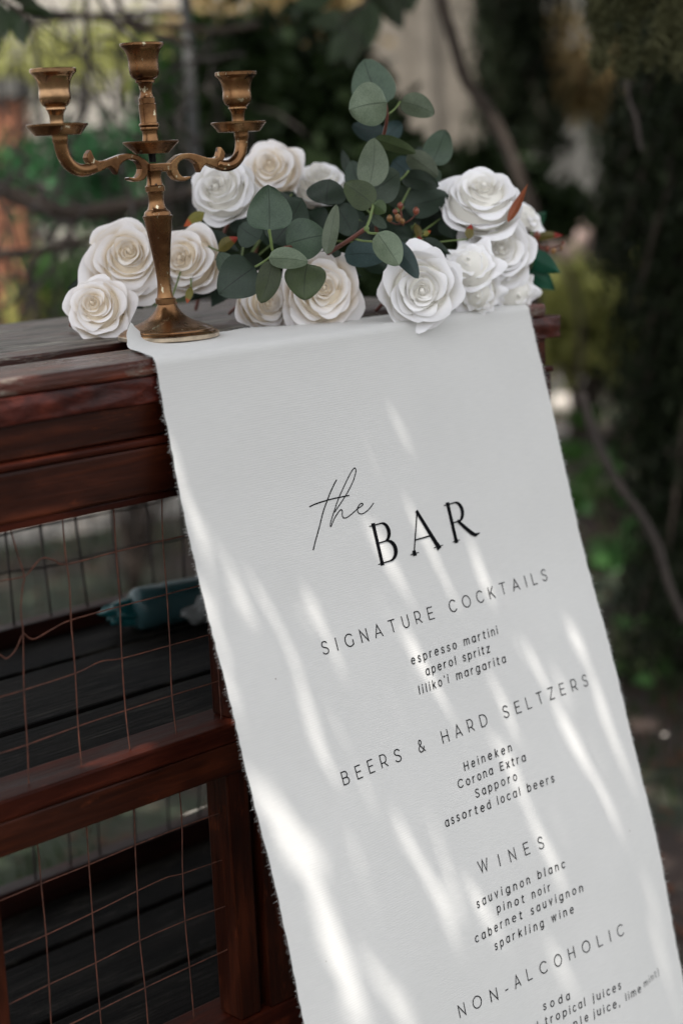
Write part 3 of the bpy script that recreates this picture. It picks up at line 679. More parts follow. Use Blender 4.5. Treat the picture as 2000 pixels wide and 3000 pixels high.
# ------------------------------------------------------------------ candelabra
cx, cy, cz = 0.1010, 0.105, 0.9545
cand = empty('candelabra', (cx, cy, cz), 'worn bronze three cup candelabra standing on the cabinet top', 'candelabra')
LN = (-0.036, 0.0)      # the stem leans a touch
def cat(prof, k=4):     # smooth profile
    return [(max(p.x, 0), p.y) for p in spline([(a, b, 0) for a, b in prof], k)]
lathe('base_rim', [(0.0, 0.0), (0.0452, 0.0), (0.0458, 0.0006), (0.0458, 0.0036), (0.0452, 0.0042), (0.0, 0.0042)], (cx, cy, cz), M['rim'], cand, 96)
lathe('base', [(0.0448, 0.0043), (0.0432, 0.0060), (0.0410, 0.0066), (0.0402, 0.0078), (0.0388, 0.0082)]+cat([(0.0388, 0.0082), (0.034, 0.0105), (0.0265, 0.0135), (0.0192, 0.0172), (0.0135, 0.0222), (0.0098, 0.0272), (0.0084, 0.0305)]),
      (cx, cy, cz), M['brass'], cand, 96)
stem = [(0.0084, 0.0305), (0.0092, 0.0308), (0.0092, 0.0352), (0.0086, 0.0357)]+cat([(0.0078, 0.0362), (0.0068, 0.0400), (0.0061, 0.0475), (0.0061, 0.054), (0.0070, 0.064), (0.0089, 0.080), (0.0109, 0.094), (0.0124, 0.1045)])
stem += [(0.0133, 0.1075), (0.0134, 0.1088), (0.0122, 0.1094)]+cat([(0.0122, 0.1094), (0.0112, 0.1125), (0.0085, 0.1148), (0.0072, 0.1185), (0.0067, 0.1225), (0.0070, 0.1275), (0.0077, 0.1297)])
stem += [(0.0088, 0.1302), (0.0088, 0.1345), (0.0082, 0.1352)]+cat([(0.0074, 0.1356), (0.0067, 0.1390), (0.0064, 0.1420), (0.0066, 0.1450), (0.0076, 0.1478)])+[(0.0088, 0.1482), (0.0088, 0.1500), (0.0078, 0.1506)]
lathe('stem', stem, (cx, cy, cz), M['brass'], cand, 64, LN)
def L(z): return (cx+LN[0]*z, cy, cz+z)
bolt = []
for i in range(13): bolt += [(0.0031, 0.1555+i*0.0009), (0.0036, 0.1555+i*0.0009+0.00045)]
lathe('threaded_bolt', bolt, (cx, cy, cz), M['steel'], cand, 24, LN)
lathe('drip_pan', [(0.0, 0.1630), (0.0148, 0.1630), (0.0152, 0.1636), (0.0235, 0.1712), (0.0246, 0.1722), (0.0247, 0.1735), (0.0240, 0.1738), (0.0228, 0.1728), (0.0120, 0.1690), (0.0, 0.1685)], (cx, cy, cz), M['brass'], cand, 72, LN)
up_ = [(0.0078, 0.1692)]+cat([(0.0078, 0.1692), (0.0072, 0.1750), (0.0067, 0.1795), (0.0069, 0.1828)])+[(0.0080, 0.1832), (0.0083, 0.1845), (0.0080, 0.1856), (0.0086, 0.1862), (0.0091, 0.1876), (0.0086, 0.1890), (0.0077, 0.1894), (0.0076, 0.1900), (0.0079, 0.2055), (0.0072, 0.2060), (0.0072, 0.2105), (0.0066, 0.2110)]
up_ += cat([(0.0066, 0.2110), (0.0056, 0.2135), (0.0053, 0.2165), (0.0058, 0.2200), (0.0068, 0.2232)])+[(0.0086, 0.2240), (0.0086, 0.2256), (0.0080, 0.2260)]
up_ += cat([(0.0080, 0.2260), (0.0112, 0.2282), (0.0128, 0.2318), (0.0131, 0.2360), (0.0131, 0.2420), (0.0140, 0.2475), (0.0158, 0.2515), (0.0182, 0.2540), (0.0192, 0.2550)])
cupin = [(0.0192, 0.2568), (0.0186, 0.2572), (0.0150, 0.2545), (0.0122, 0.2500), (0.0112, 0.2440), (0.0105, 0.2330), (0.0, 0.2325)]
lathe('candle_cup', up_+cupin, (cx, cy, cz), M['brass'], cand, 72, LN)
# side cups, pan and stem
def side(x0, z0, s, mt='brass'):
    p = [(0.0, 0.0), (0.0196, 0.0), (0.0199, 0.0006), (0.0245, 0.0064), (0.0258, 0.0074), (0.0259, 0.0088), (0.0252, 0.0092), (0.0225, 0.0080), (0.0066, 0.0076)]
    lathe('drip_pan', [(r*s, z*s) for r, z in p], (x0, cy, z0), M['brass'], cand, 72)
    q = [(0.0060, 0.0072)]+cat([(0.0060, 0.0078), (0.0058, 0.0120), (0.0062, 0.0165), (0.0078, 0.0205)])+[(0.0088, 0.0210), (0.0087, 0.0224), (0.0082, 0.0228)]
    q += cat([(0.0082, 0.0228), (0.0112, 0.0250), (0.0131, 0.0285), (0.0134, 0.0325), (0.0131, 0.0375), (0.0138, 0.0430), (0.0158, 0.0475), (0.0182, 0.0500), (0.0194, 0.0512)])
    q += [(0.0195, 0.0538), (0.0188, 0.0544), (0.0150, 0.0515), (0.0122, 0.0460), (0.0110, 0.0400), (0.0100, 0.0300), (0.0, 0.0295)]
    lathe('candle_cup', [(r*s, z*s) for r, z in q], (x0, cy, z0), M[mt], cand, 72)
pl = aty(170, 396, cy); pr = aty(700, 386, cy)
side(pl.x, pl.z, 1.0, 'shiny'); side(pr.x, pr.z, 0.985)
# arms, traced in their own plane
A1 = lambda u, v: aty(80+u/3.92, 120+v/3.92, cy)
A2 = lambda u, v: aty(u/2.24, v/2.24, cy)
armpts = [A1(374, 1062), A1(382, 1150), A1(402, 1260), A1(446, 1368), A1(520, 1446), A1(610, 1485), A1(700, 1478), A1(770, 1450)]
def arm(m_):
    f = (lambda p: p) if not m_ else (lambda p: Vector((2*(cx-0.0018)+0.002-p.x+(p.z-1.10)*-0.03, p.y, p.z-0.0016)))
    tube('arm', [f(p) for p in armpts], lambda t: 0.0062-0.0012*t if t > 0.15 else 0.0068, M['brass'], cand, 20, 0, 5)
    ol = [(588,1088),(566,1062),(558,1035),(565,1008),(583,984),(598,1020),(612,1048),(640,1058),(690,1050),(735,1032),(780,1015),(815,1008),(855,1008),(895,1018),(935,1045),(968,1075),
          (962,1120),(955,1150),(935,1178),(905,1192),(870,1194),(838,1183),(828,1168),(842,1163),(868,1168),(890,1160),(905,1140),(912,1110),(905,1080),(885,1057),(855,1047),(822,1050),(795,1065),(775,1085),(768,1110),(758,1146),(738,1118),(712,1094),(680,1108),(650,1125),(615,1136),(600,1120)]
    P = [f(A2(*q)) for q in ol]; n = len(P); th = 0.0036
    bm = bmesh.new(); vs = [bm.verts.new(p+Vector((0, -th, 0))) for p in P]; fc = bm.faces.new(vs); bmesh.ops.recalc_face_normals(bm, faces=[fc])
    r = bmesh.ops.extrude_face_region(bm, geom=[fc]); nv = [v for v in r['geom'] if isinstance(v, bmesh.types.BMVert)]
    for v in nv: v.co.y += 2*th
    bmesh.ops.recalc_face_normals(bm, faces=bm.faces[:])
    ed = [e for e in bm.edges if abs(e.verts[0].co.y-e.verts[1].co.y) < 1e-6]
    bmesh.ops.bevel(bm, geom=ed, offset=0.0011, segments=2, affect='EDGES', profile=0.6)
    me = bpy.data.meshes.new('arm_scroll'); bm.to_mesh(me); bm.free(); link('arm_scroll', me, cand, M['brass'], False)
arm(False); arm(True)
hub = aty(461, 491, cy)
box('hub', hub.x-0.0125, hub.x+0.0125, cy-0.0058, cy+0.0058, hub.z-0.0038, hub.z+0.0038, M['brass'], cand, 0.0012)

# ------------------------------------------------------------------ roses
def petal(parent, fr, R, r, h, th, half, curl, seed, mat, ripple=0.03, opening=0.0, name='petal'):
    """fr: (origin, ex, ey, ez). one petal of rim radius r (fraction of R), rim height h, angle th, half width"""
    o, ex, ey, ez = fr; nu, nv = 14, 11; V = []; UV = []; rr = random.Random(seed); ph = rr.uniform(0, 6); ph2 = rr.uniform(0, 6); k1 = rr.uniform(2.5, 4.5)
    tilt = rr.uniform(-.13, .13); notch = rr.uniform(-.25, .25); r0_ = r; crl = rr.uniform(0.7, 1.35)
    for j in range(nv+1):
        v = j/nv
        for i in range(nu+1):
            u = -1+2*i/nu
            topz = 1-0.34*abs(u-notch)**2.3+0.03*math.cos(u*5+ph); ve = min(1.0, max(0.0, v*topz))
            w = half*(0.55+0.45*math.sin(min(1, ve*1.35)*math.pi/2))
            a = th+u*w
            if r > 0.70:
                rho = r*(math.sin(min(1.0, ve*1.25)*math.pi/2)**0.60); z = -0.66+(h+0.66)*ve
            else:
                rho = r*(1-0.24*(1-ve)**1.2); z = h-0.44*(1-ve)
            lw = curl*crl*(0.75+0.25*math.cos(u*2.6+ph))
            c = max(0, (ve-0.66)/0.34); rho += 0.05*u*min(1, r*2)+lw*c**1.35; z -= lw*0.62*c**2.2
            rp = ripple*(1.5*math.sin(k1*u*2+ph)+0.6*math.sin(7*u+ph2))*ve**3
            rho += rp; z += rp*0.6+tilt*u*ve
            p = o+(ex*(rho*math.cos(a))+ey*(rho*math.sin(a))+ez*z)*R
            V.append(p); UV.append((i/nu, min(1, 0.05+0.95*ve**1.5*(0.50+0.50*min(1, r/0.62)))))
    m_ = nu+1; Fc = [(j*m_+i, j*m_+i+1, (j+1)*m_+i+1, (j+1)*m_+i) for j in range(nv) for i in range(nu)]
    return link(name, mesh(name, V, Fc, UV), parent, M[mat])
def frame(face):
    ez = (RT*face[0]+UP*face[1]-fw*face[2]).normalized(); a = Vector((0, 0, 1)).cross(ez)
    ex = (a if a.length > 0.1 else RT.copy()).normalized(); return ex, ez.cross(ex), ez
GROSE = 'white and cream fabric roses laid along the cabinet top'
def rose(u, v, d, rpx, face, label, mat='petal_c', seed=0, open_=0.5, ruffle=1.0, name='rose', layers=None, stem=True):
    R = rpx*1.17*d/F; ex, ey, ez = frame(face); c = at(u, v, d); rr = random.Random(seed)
    t = empty(name, c-ez*R*0.6, label, 'rose' if name == 'rose' else 'flower', GROSE if name == 'rose' else None)
    fr = (c-ez*R*0.05, ex, ey, ez)
    LY = layers or [(0.065, 0.50, 2, 2.2, 0.02), (0.125, 0.515, 3, 1.5, 0.05), (0.20, 0.50, 3, 1.4, 0.07), (0.29, 0.475, 3, 1.32, 0.09), (0.39, 0.435, 3, 1.28, 0.11), (0.50, 0.37, 4, 1.08, 0.13), (0.62, 0.27, 4, 1.05, 0.16), (0.745, 0.11, 5, 0.92, 0.20), (0.80, -0.10, 5, 0.90, 0.24)]
    off = (ex*rr.uniform(-.14, .14)+ey*rr.uniform(-.14, .14))*R
    th = rr.uniform(0, 6); k = 0; open_ = open_
    for li, (r, h, n, half, curl) in enumerate(LY):
        th += rr.uniform(0.4, 1.0); n = max(2, n+(rr.random() < .25)-(rr.random() < .25 and li > 2)); r *= 1+.05*math.sin(li*1.9+seed*2.3); h += .03*math.sin(li*2.7+seed)
        for i in range(n):
            petal(t, (fr[0]+off*(1-r), *fr[1:]), R, r*(1+rr.uniform(-.06, .07)), h+rr.uniform(-.04, .04), th+2*math.pi*i/n+rr.uniform(-.14, .14), half*(1+rr.uniform(-.08, .12)), curl*(0.75+open_*0.5), seed*100+k, mat, 0.004+0.018*ruffle*min(1, r)**1.5, name='petal', opening=0.0); k += 1
    o_ = fr[0]+off; V = []; Fc = []; sg = 14        # the closed heart of the bloom
    bp = [(0.06, .10), (0.07, .25), (0.065, .40), (0.045, .455), (0.0001, .47)]
    for q, (rr_, zz) in enumerate(bp):
        for a_ in range(sg):
            an = 2*math.pi*a_/sg; w_ = 1+.16*math.sin(an*2+q*.8+seed); V.append(o_+(ex*(rr_*w_*math.cos(an))+ey*(rr_*w_*math.sin(an))+ez*zz)*R)
    for q in range(len(bp)-1):
        for a_ in range(sg): Fc.append((q*sg+a_, q*sg+(a_+1) % sg, (q+1)*sg+(a_+1) % sg, (q+1)*sg+a_))
    link('bud', mesh('bud', V, Fc, [(.5, .35)]*len(V)), t, M[mat])
    hp = [(0.70, -.30), (0.66, -.12), (0.57, .04), (0.45, .16), (0.33, .25), (0.20, .31), (0.10, .34), (0.0001, .35)]; V = []; Fc = []; sg = 20
    for q, (rr_, zz) in enumerate(hp):
        for a_ in range(sg):
            an = 2*math.pi*a_/sg+q*.3; w_ = 1+.05*math.sin(an*3); V.append(fr[0]+off*(1-rr_)+(ex*(rr_*w_*math.cos(an))+ey*(rr_*w_*math.sin(an))+ez*zz)*R)
    for q in range(len(hp)-1):
        for a_ in range(sg): Fc.append((q*sg+a_, q*sg+(a_+1) % sg, (q+1)*sg+(a_+1) % sg, (q+1)*sg+a_))
    link('heart', mesh('heart', V, Fc, [(.5, .30)]*len(V)), t, M[mat])
    # green cup and stem behind
    b = c-ez*R*0.92
    V, Fc = tube_geo([b+ez*R*0.30, b+ez*R*0.12, b-ez*R*0.02, b-ez*R*0.12], lambda q: R*(0.42, 0.30, 0.14, 0.05)[min(3, int(q*3.01))], 12); link('calyx', mesh('calyx', V, Fc), t, M['rleaf'])
    if stem:
        e = Vector((c.x+0.03, min(c.y+0.09, 0.36), 0.9575)); tube('stem', [b, b-ez*R*0.5+Vector((0, .01, -.004)), b.lerp(e, .7)+Vector((0, 0, .004)), e], 0.0018, M['rstem'], t, 7, 0.1, 5)
    return t
rose(290, 905, 1.585, 92, (-.10, .10, 1), 'cream rose lying lowest at the far left, left of the candelabra foot', seed=1, open_=0.75)
rose(366, 764, 1.625, 112, (.06, .12, 1), 'cream rose directly behind the candelabra stem on its left side', seed=2, open_=0.7)
rose(548, 762, 1.640, 92, (-.30, .05, 1), 'cream rose just right of the candelabra stem', seed=3, open_=0.55)
rose(652, 548, 1.680, 98, (-.25, .20, 1), 'creamy white rose behind the right arm of the candelabra', 'petal_w', seed=4, open_=0.25)
rose(792, 497, 1.745, 82, (-.15, .18, 1), 'soft cream rose highest at the back, right of the candelabra', seed=5, open_=0.4)
rose(930, 535, 1.775, 80, (-.10, .65, .7), 'white rose half hidden behind the round dark leaves', 'petal_w', seed=6, open_=0.25)
rose(778, 882, 1.640, 82, (.35, -.05, 1), 'small cream rose tucked under the drooping leaves', seed=7, open_=0.45)
rose(950, 858, 1.610, 108, (.20, -.12, 1), 'large open cream white rose on the cloth left of centre', seed=8, open_=0.75)
rose(1232, 848, 1.600, 112, (.05, -.12, 1), 'largest open white rose resting at the front on the banner', 'petal_w', seed=9, open_=0.85)
rose(1408, 575, 1.680, 112, (.05, .58, .8), 'tall white rose highest on the right beside an orange leaf', 'petal_w', seed=10, open_=0.5)
rose(1460, 735, 1.700, 104, (.10, -.02, 1), 'white rose at the right end under the tallest rose', 'petal_w', seed=11, open_=0.7)
RF = [(0.14, 0.36, 3, 1.2, 0.14), (0.32, 0.30, 4, 0.95, 0.2), (0.50, 0.20, 4, 0.9, 0.25), (0.72, 0.0, 5, 0.8, 0.3)]
rose(1545, 628, 1.790, 52, (.5, .5, .6), 'small white blossom peeking out behind the right hand roses', 'petal_w', 12, 0.6, 3, 'ruffled_flower', RF, False)
rose(1380, 775, 1.650, 76, (-.2, .35, 1), 'ruffled white flower between the two right hand roses', 'petal_w', 13, 0.9, 4.5, 'ruffled_flower', RF, False)
rose(1402, 866, 1.660, 64, (.1, -.4, 1), 'frilly white flower drooping onto the banner, narrow petals', 'petal_w', 14, 0.9, 5, 'ruffled_flower', RF, False)
rose(1498, 852, 1.720, 74, (.3, -.2, 1), 'ruffled white flower lowest at the right end of the cloth', 'petal_w', 15, 0.8, 4, 'ruffled_flower', RF, False)

# ------------------------------------------------------------------ leaves
def leaf(parent, b, tp, w, mat, d=1.58, dd=0.0, fold=0.12, bend=0.10, shape='round', serr=0, seed=0, twist=0.0, name='leaf', droll=0.0):
    rr = random.Random(seed*13+int(b[0])); P0 = at(b[0], b[1], d); P1 = at(tp[0], tp[1], d+dd); ax = P1-P0; Ln = ax.length; ax /= Ln
    view = (P0-CAM).normalized(); wd = ax.cross(view).normalized(); nm = wd.cross(ax).normalized()
    if nm.dot(view) > 0: nm = -nm
    wd = (wd*math.cos(twist)+nm*math.sin(twist)).normalized(); nm = ax.cross(wd).normalized()
    if nm.dot(view) > 0: nm = -nm
    W2 = w*d/F/2/max(.4, math.cos(twist)); nu, nv = 12, 18; V = []; UV = []; ph = rr.uniform(0, 6)
    for j in range(nv+1):
        v = j/nv
        if shape == 'round': f = max(0, math.sin(math.pi*v**0.78))**0.58
        elif shape == 'heart': f = max(0, math.sin(math.pi*v**0.62))**0.62
        else: f = max(0, math.sin(math.pi*v**0.75))**1.0
        if serr: f *= 1+0.10*((v*serr) % 1.0)
        for i in range(nu+1):
            u = -1+2*i/nu; s = u*f*W2
            bq = bend*(0.4+2.2*abs(math.sin(ph*3.1))); off = fold*abs(s)+bq*Ln*(v*v-v)*-0.9+0.10*W2*u*u*math.sin(ph*5)+0.05*W2*math.sin(3*v*2+ph+u*2)+droll*Ln*v**3
            bx = 0.10*Ln*math.sin(v*math.pi)*math.sin(ph)*0.5
            V.append(P0+ax*(v*Ln)+wd*(s+bx)-nm*(off*1.0)); UV.append((i/nu, v))
    m_ = nu+1; Fc = [(j*m_+i, j*m_+i+1, (j+1)*m_+i+1, (j+1)*m_+i) for j in range(nv) for i in range(nu)]
    me = mesh(name, V, Fc, UV); o = link(name, me, parent, M[mat]); return o
def sprig(name, base, label, cat): return empty(name, base, label, cat)
s1 = sprig('eucalyptus_sprig', at(1075, 700, 1.60), 'tall upright eucalyptus sprig rising above the roses in the middle', 'plant sprig')
for k, (b, tp, w, mt, d, tw, fo) in enumerate([
    ((1126,306),(1066,172),128,'euc_m',1.66,.15,.05), ((1134,300),(1022,322),128,'euc_l',1.60,.0,.10), ((1172,298),(1272,334),70,'euc_l',1.63,.25,.15),
    ((1124,392),(1030,368),62,'euc_t',1.70,.1,.1), ((1126,402),(1176,358),58,'euc_t',1.70,.1,.1), ((1096,408),(1218,448),44,'euc_o',1.62,.5,.3),
    ((1080,548),(1096,404),92,'euc_l',1.60,.1,.12), ((1076,562),(1168,505),112,'euc_m',1.63,.0,.08), ((1192,452),(1282,518),66,'euc_l',1.65,.2,.1),
    ((1264,482),(1304,380),88,'euc_m',1.70,.15,.05), ((1175,520),(1286,545),58,'euc_d',1.66,.2,.1), ((1182,606),(1314,572),88,'euc_d',1.68,.1,.08),
    ((1042,530),(1002,438),30,'euc_d',1.70,.3,.2), ((1150,470),(1200,520),70,'euc_t',1.68,.2,.1), ((1215,600),(1160,700),70,'rleaf',1.70,.2,.1), ((1245,470),(1225,430),50,'euc_d',1.72,.3,.1), ((1060,560),(1030,470),70,'euc_d',1.69,.2,.1), ((1140,560),(1190,600),70,'euc_m',1.69,.2,.1), ((1110,640),(1050,700),80,'euc_d',1.68,.1,.1), ((1230,560),(1290,500),64,'euc_m',1.71,.2,.15)]):
    leaf(s1, b, tp, w, mt, d, seed=k, twist=tw, fold=fo, dd=random.uniform(-.006, .006))
tube('stem', [at(1128,300,1.61), at(1133,345,1.615), at(1122,400,1.63), at(1098,470,1.64), at(1080,560,1.64), at(1100,650,1.655), at(1110,760,1.68)], 0.0016, M['rstem'], s1, 8, .1, 5)
for a, b in (((1172,298,1.63),(1139,333,1.615)), ((1080,548,1.60),(1072,566,1.635)), ((1197,500,1.65),(1165,530,1.65)), ((1165,530,1.65),(1100,570,1.65)), ((1264,482,1.70),(1215,520,1.68)), ((1215,520,1.68),(1150,640,1.67)), ((1182,606,1.68),(1130,650,1.67))):
    tube('stem', [at(*a), at((a[0]+b[0])/2, (a[1]+b[1])/2+4, (a[2]+b[2])/2), at(*b)], 0.0011, M['gstem'], s1, 7, .1, 4)
s2 = sprig('eucalyptus_sprig', at(800, 740, 1.56), 'eucalyptus sprig of round grey green leaves right of the candelabra', 'plant sprig')
for k, (b, tp, w, mt, d, tw, fo) in enumerate([
    ((789,676),(786,542),134,'euc_m',1.545,.0,.06), ((800,712),(884,580),128,'euc_d',1.60,.1,.05), ((838,716),(956,688),124,'euc_m',1.575,.05,.06),
    ((786,757),(903,768),64,'euc_l',1.53,.25,.2), ((797,762),(764,888),72,'euc_o',1.545,.15,.1), ((900,772),(892,880),122,'euc_o',1.55,.05,.05),
    ((746,782),(640,862),134,'euc_d',1.56,.05,.04), ((958,745),(986,598),46,'euc_l',1.56,.1,.3), ((958,600),(965,524),118,'euc_d',1.61,.1,.08), ((982,600),(1034,690),84,'euc_d',1.62,.1,.08), ((850,640),(800,560),70,'euc_d',1.62,.2,.1), ((760,700),(700,660),84,'euc_d',1.60,.2,.1), ((900,700),(960,800),80,'euc_d',1.62,.1,.1), ((690,800),(640,740),60,'euc_m',1.60,.3,.2)]):
    leaf(s2, b, tp, w, mt, d, seed=30+k, twist=tw, fold=fo, shape='heart' if k in (0, 6, 5) else 'round', dd=random.uniform(-.005, .005))
tube('stem', [at(788,672,1.545), at(793,700,1.548), at(797,728,1.552), at(803,742,1.556)], 0.0013, M['gstem'], s2, 8, .1, 4)
tube('stem', [at(803,742,1.556), at(775,765,1.56), at(744,784,1.562)], 0.0010, M['gstem'], s2, 7, .1, 4)
tube('stem', [at(803,742,1.556), at(850,722,1.575), at(905,760,1.62), at(1000,720,1.66)], 0.0013, M['rstem'], s2, 7, .1, 4)
lathe('node', [(0, -.002), (.0022, -.0012), (.0026, 0), (.0020, .0015), (0, .002)], tuple(at(802,742,1.554)), M['gstem'], s2, 12)
s3 = sprig('eucalyptus_sprig', at(1072, 668, 1.56), 'eucalyptus sprig with curled leaves hanging over the front white roses', 'plant sprig')
for k, (b, tp, w, mt, d, tw, fo) in enumerate([
    ((1094,600),(1008,536),84,'euc_o',1.575,.1,.15), ((1093,598),(1130,622),46,'euc_o',1.57,.1,.2), ((1088,630),(1132,668),32,'euc_m',1.60,.1,.1),
    ((1104,682),(1168,778),84,'euc_l',1.545,.1,.35), ((1128,700),(1225,816),58,'euc_t',1.57,.1,.1), ((1008,748),(1132,752),82,'euc_t',1.60,.15,.05),
    ((1000,742),(930,745),26,'euc_d',1.61,.1,.1)]):
    leaf(s3, b, tp, w, mt, d, seed=60+k, twist=tw, fold=fo, dd=random.uniform(-.004, .004))
tube('stem', [at(1093,598,1.572), at(1085,635,1.57), at(1073,668,1.565)], 0.0014, M['gstem'], s3, 8, .1, 4)
tube('stem', [at(1073,668,1.565), at(1080,682,1.56), at(1106,684,1.548)], 0.0012, M['gstem'], s3, 8, .1, 4)
tube('stem', [at(1040,700,1.58), at(1065,706,1.565), at(1108,708,1.555)], 0.0011, M['gstem'], s3, 8, .1, 4)
tube('stem', [at(1074,668,1.565), at(1020,705,1.585), at(955,745,1.61)], 0.0022, M['rstem'], s3, 9, .12, 5)
lathe('node', [(0, -.003), (.0022, -.002), (.0028, 0), (.0020, .002), (0, .003)], tuple(at(1073,670,1.563)), M['gstem'], s3, 12)
def rl(base_, label, items):
    t = sprig('rose_leaf_sprig', at(*base_), label, 'leaves')
    for k, (b, tp, w, mt, d) in enumerate(items):
        leaf(t, b, tp, w, mt, d, seed=90+k+int(base_[0]), shape='point', serr=9, fold=.15, twist=.15)
        tube('stem', [at(b[0], b[1], d+.002), at((b[0]+base_[0])/2, (b[1]+base_[1])/2, (d+base_[2])/2), at(*base_)], 0.0009, M['gstem'], t, 6, .1, 3)
    return t
rl((320,840,1.66), 'dark serrated rose leaves low on the far left beside the cream roses', [((312,826),(198,846),66,'rleaf',1.645), ((330,850),(420,905),60,'rleaf',1.64), ((262,822),(232,860),24,'rleaf_o',1.642)])
rl((560,700,1.68), 'red tipped serrated rose leaves right of the candelabra stem', [((640,735),(700,694),36,'rleaf_o',1.62), ((598,622),(538,664),34,'rleaf_o',1.66), ((560,840),(548,890),22,'rleaf_o',1.62), ((580,700),(700,735),70,'rleaf',1.66), ((600,690),(560,640),60,'rleaf',1.69), ((640,790),(560,880),70,'rleaf',1.68), ((505,872),(518,895),14,'rleaf_o',1.60)])
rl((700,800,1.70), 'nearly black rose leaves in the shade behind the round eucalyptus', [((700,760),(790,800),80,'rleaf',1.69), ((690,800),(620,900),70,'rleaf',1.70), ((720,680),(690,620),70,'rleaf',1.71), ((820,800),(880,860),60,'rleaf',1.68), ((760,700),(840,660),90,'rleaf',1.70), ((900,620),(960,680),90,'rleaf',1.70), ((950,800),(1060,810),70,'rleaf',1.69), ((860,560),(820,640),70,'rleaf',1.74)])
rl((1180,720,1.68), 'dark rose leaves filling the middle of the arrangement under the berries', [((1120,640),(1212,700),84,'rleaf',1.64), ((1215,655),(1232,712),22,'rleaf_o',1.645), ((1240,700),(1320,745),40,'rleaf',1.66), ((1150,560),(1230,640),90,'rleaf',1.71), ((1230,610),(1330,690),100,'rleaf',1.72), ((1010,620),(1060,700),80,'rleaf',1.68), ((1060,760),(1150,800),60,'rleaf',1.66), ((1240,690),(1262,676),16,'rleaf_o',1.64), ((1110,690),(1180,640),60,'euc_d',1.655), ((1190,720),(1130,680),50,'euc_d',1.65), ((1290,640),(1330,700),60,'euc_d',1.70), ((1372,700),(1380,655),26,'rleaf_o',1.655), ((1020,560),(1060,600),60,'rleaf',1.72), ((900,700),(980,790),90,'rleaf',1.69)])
rl((1560,770,1.80), 'emerald green leaves at the right end behind the roses', [((1548,740),(1640,800),60,'rleaf_e',1.80), ((1550,790),(1625,850),56,'rleaf_e',1.81), ((1555,660),(1600,620),40,'rleaf_e',1.84), ((1560,700),(1650,690),26,'rleaf_o',1.79)])
ol = sprig('orange_leaf', at(1488,648,1.66), 'narrow rust orange leaf pointing up beside the tallest white rose', 'leaf')
leaf(ol, (1486,652), (1545,538), 26, 'orleaf', 1.665, shape='point', fold=.5, twist=.5)
def berries(base_, label, items):
    t = sprig('berry_cluster', at(*base_), label, 'berries')
    for k, (u, v, d, r, mt) in enumerate(items):
        c = at(u, v, d); R = .82*r*d/F; q = [(0, -R*1.25), (R*.55, -R), (R*.95, -R*.2), (R*.9, R*.5), (R*.5, R*1.0), (R*.22, R*1.12), (R*.25, R*1.28), (0, R*1.2)]
        lathe('berry', cat(q, 3), tuple(c), M[mt], t, 16)
        tube('stem', [c-Vector((0, 0, R)), c.lerp(at(*base_), .5)-Vector((0, 0, .003)), at(*base_)], 0.0008, M['rstem'], t, 6, .1, 4)
berries((1180,655,1.64), 'orange berry cluster among the leaves left of the tallest rose', [(1172,603,1.63,11,'berry'), (1218,618,1.63,12,'berry'), (1157,622,1.64,10,'berry'), (1141,640,1.62,11,'berry_y'), (1165,638,1.62,12,'berry_y'), (1178,648,1.63,9,'berry_y')])
berries((1580,722,1.79), 'red berries on thin stems sticking out at the right end', [(1572,690,1.78,13,'berry'), (1620,735,1.78,9,'berry_y'), (1648,712,1.78,6,'berry'), (1644,727,1.79,6,'berry_y'), (1602,728,1.78,8,'berry')])

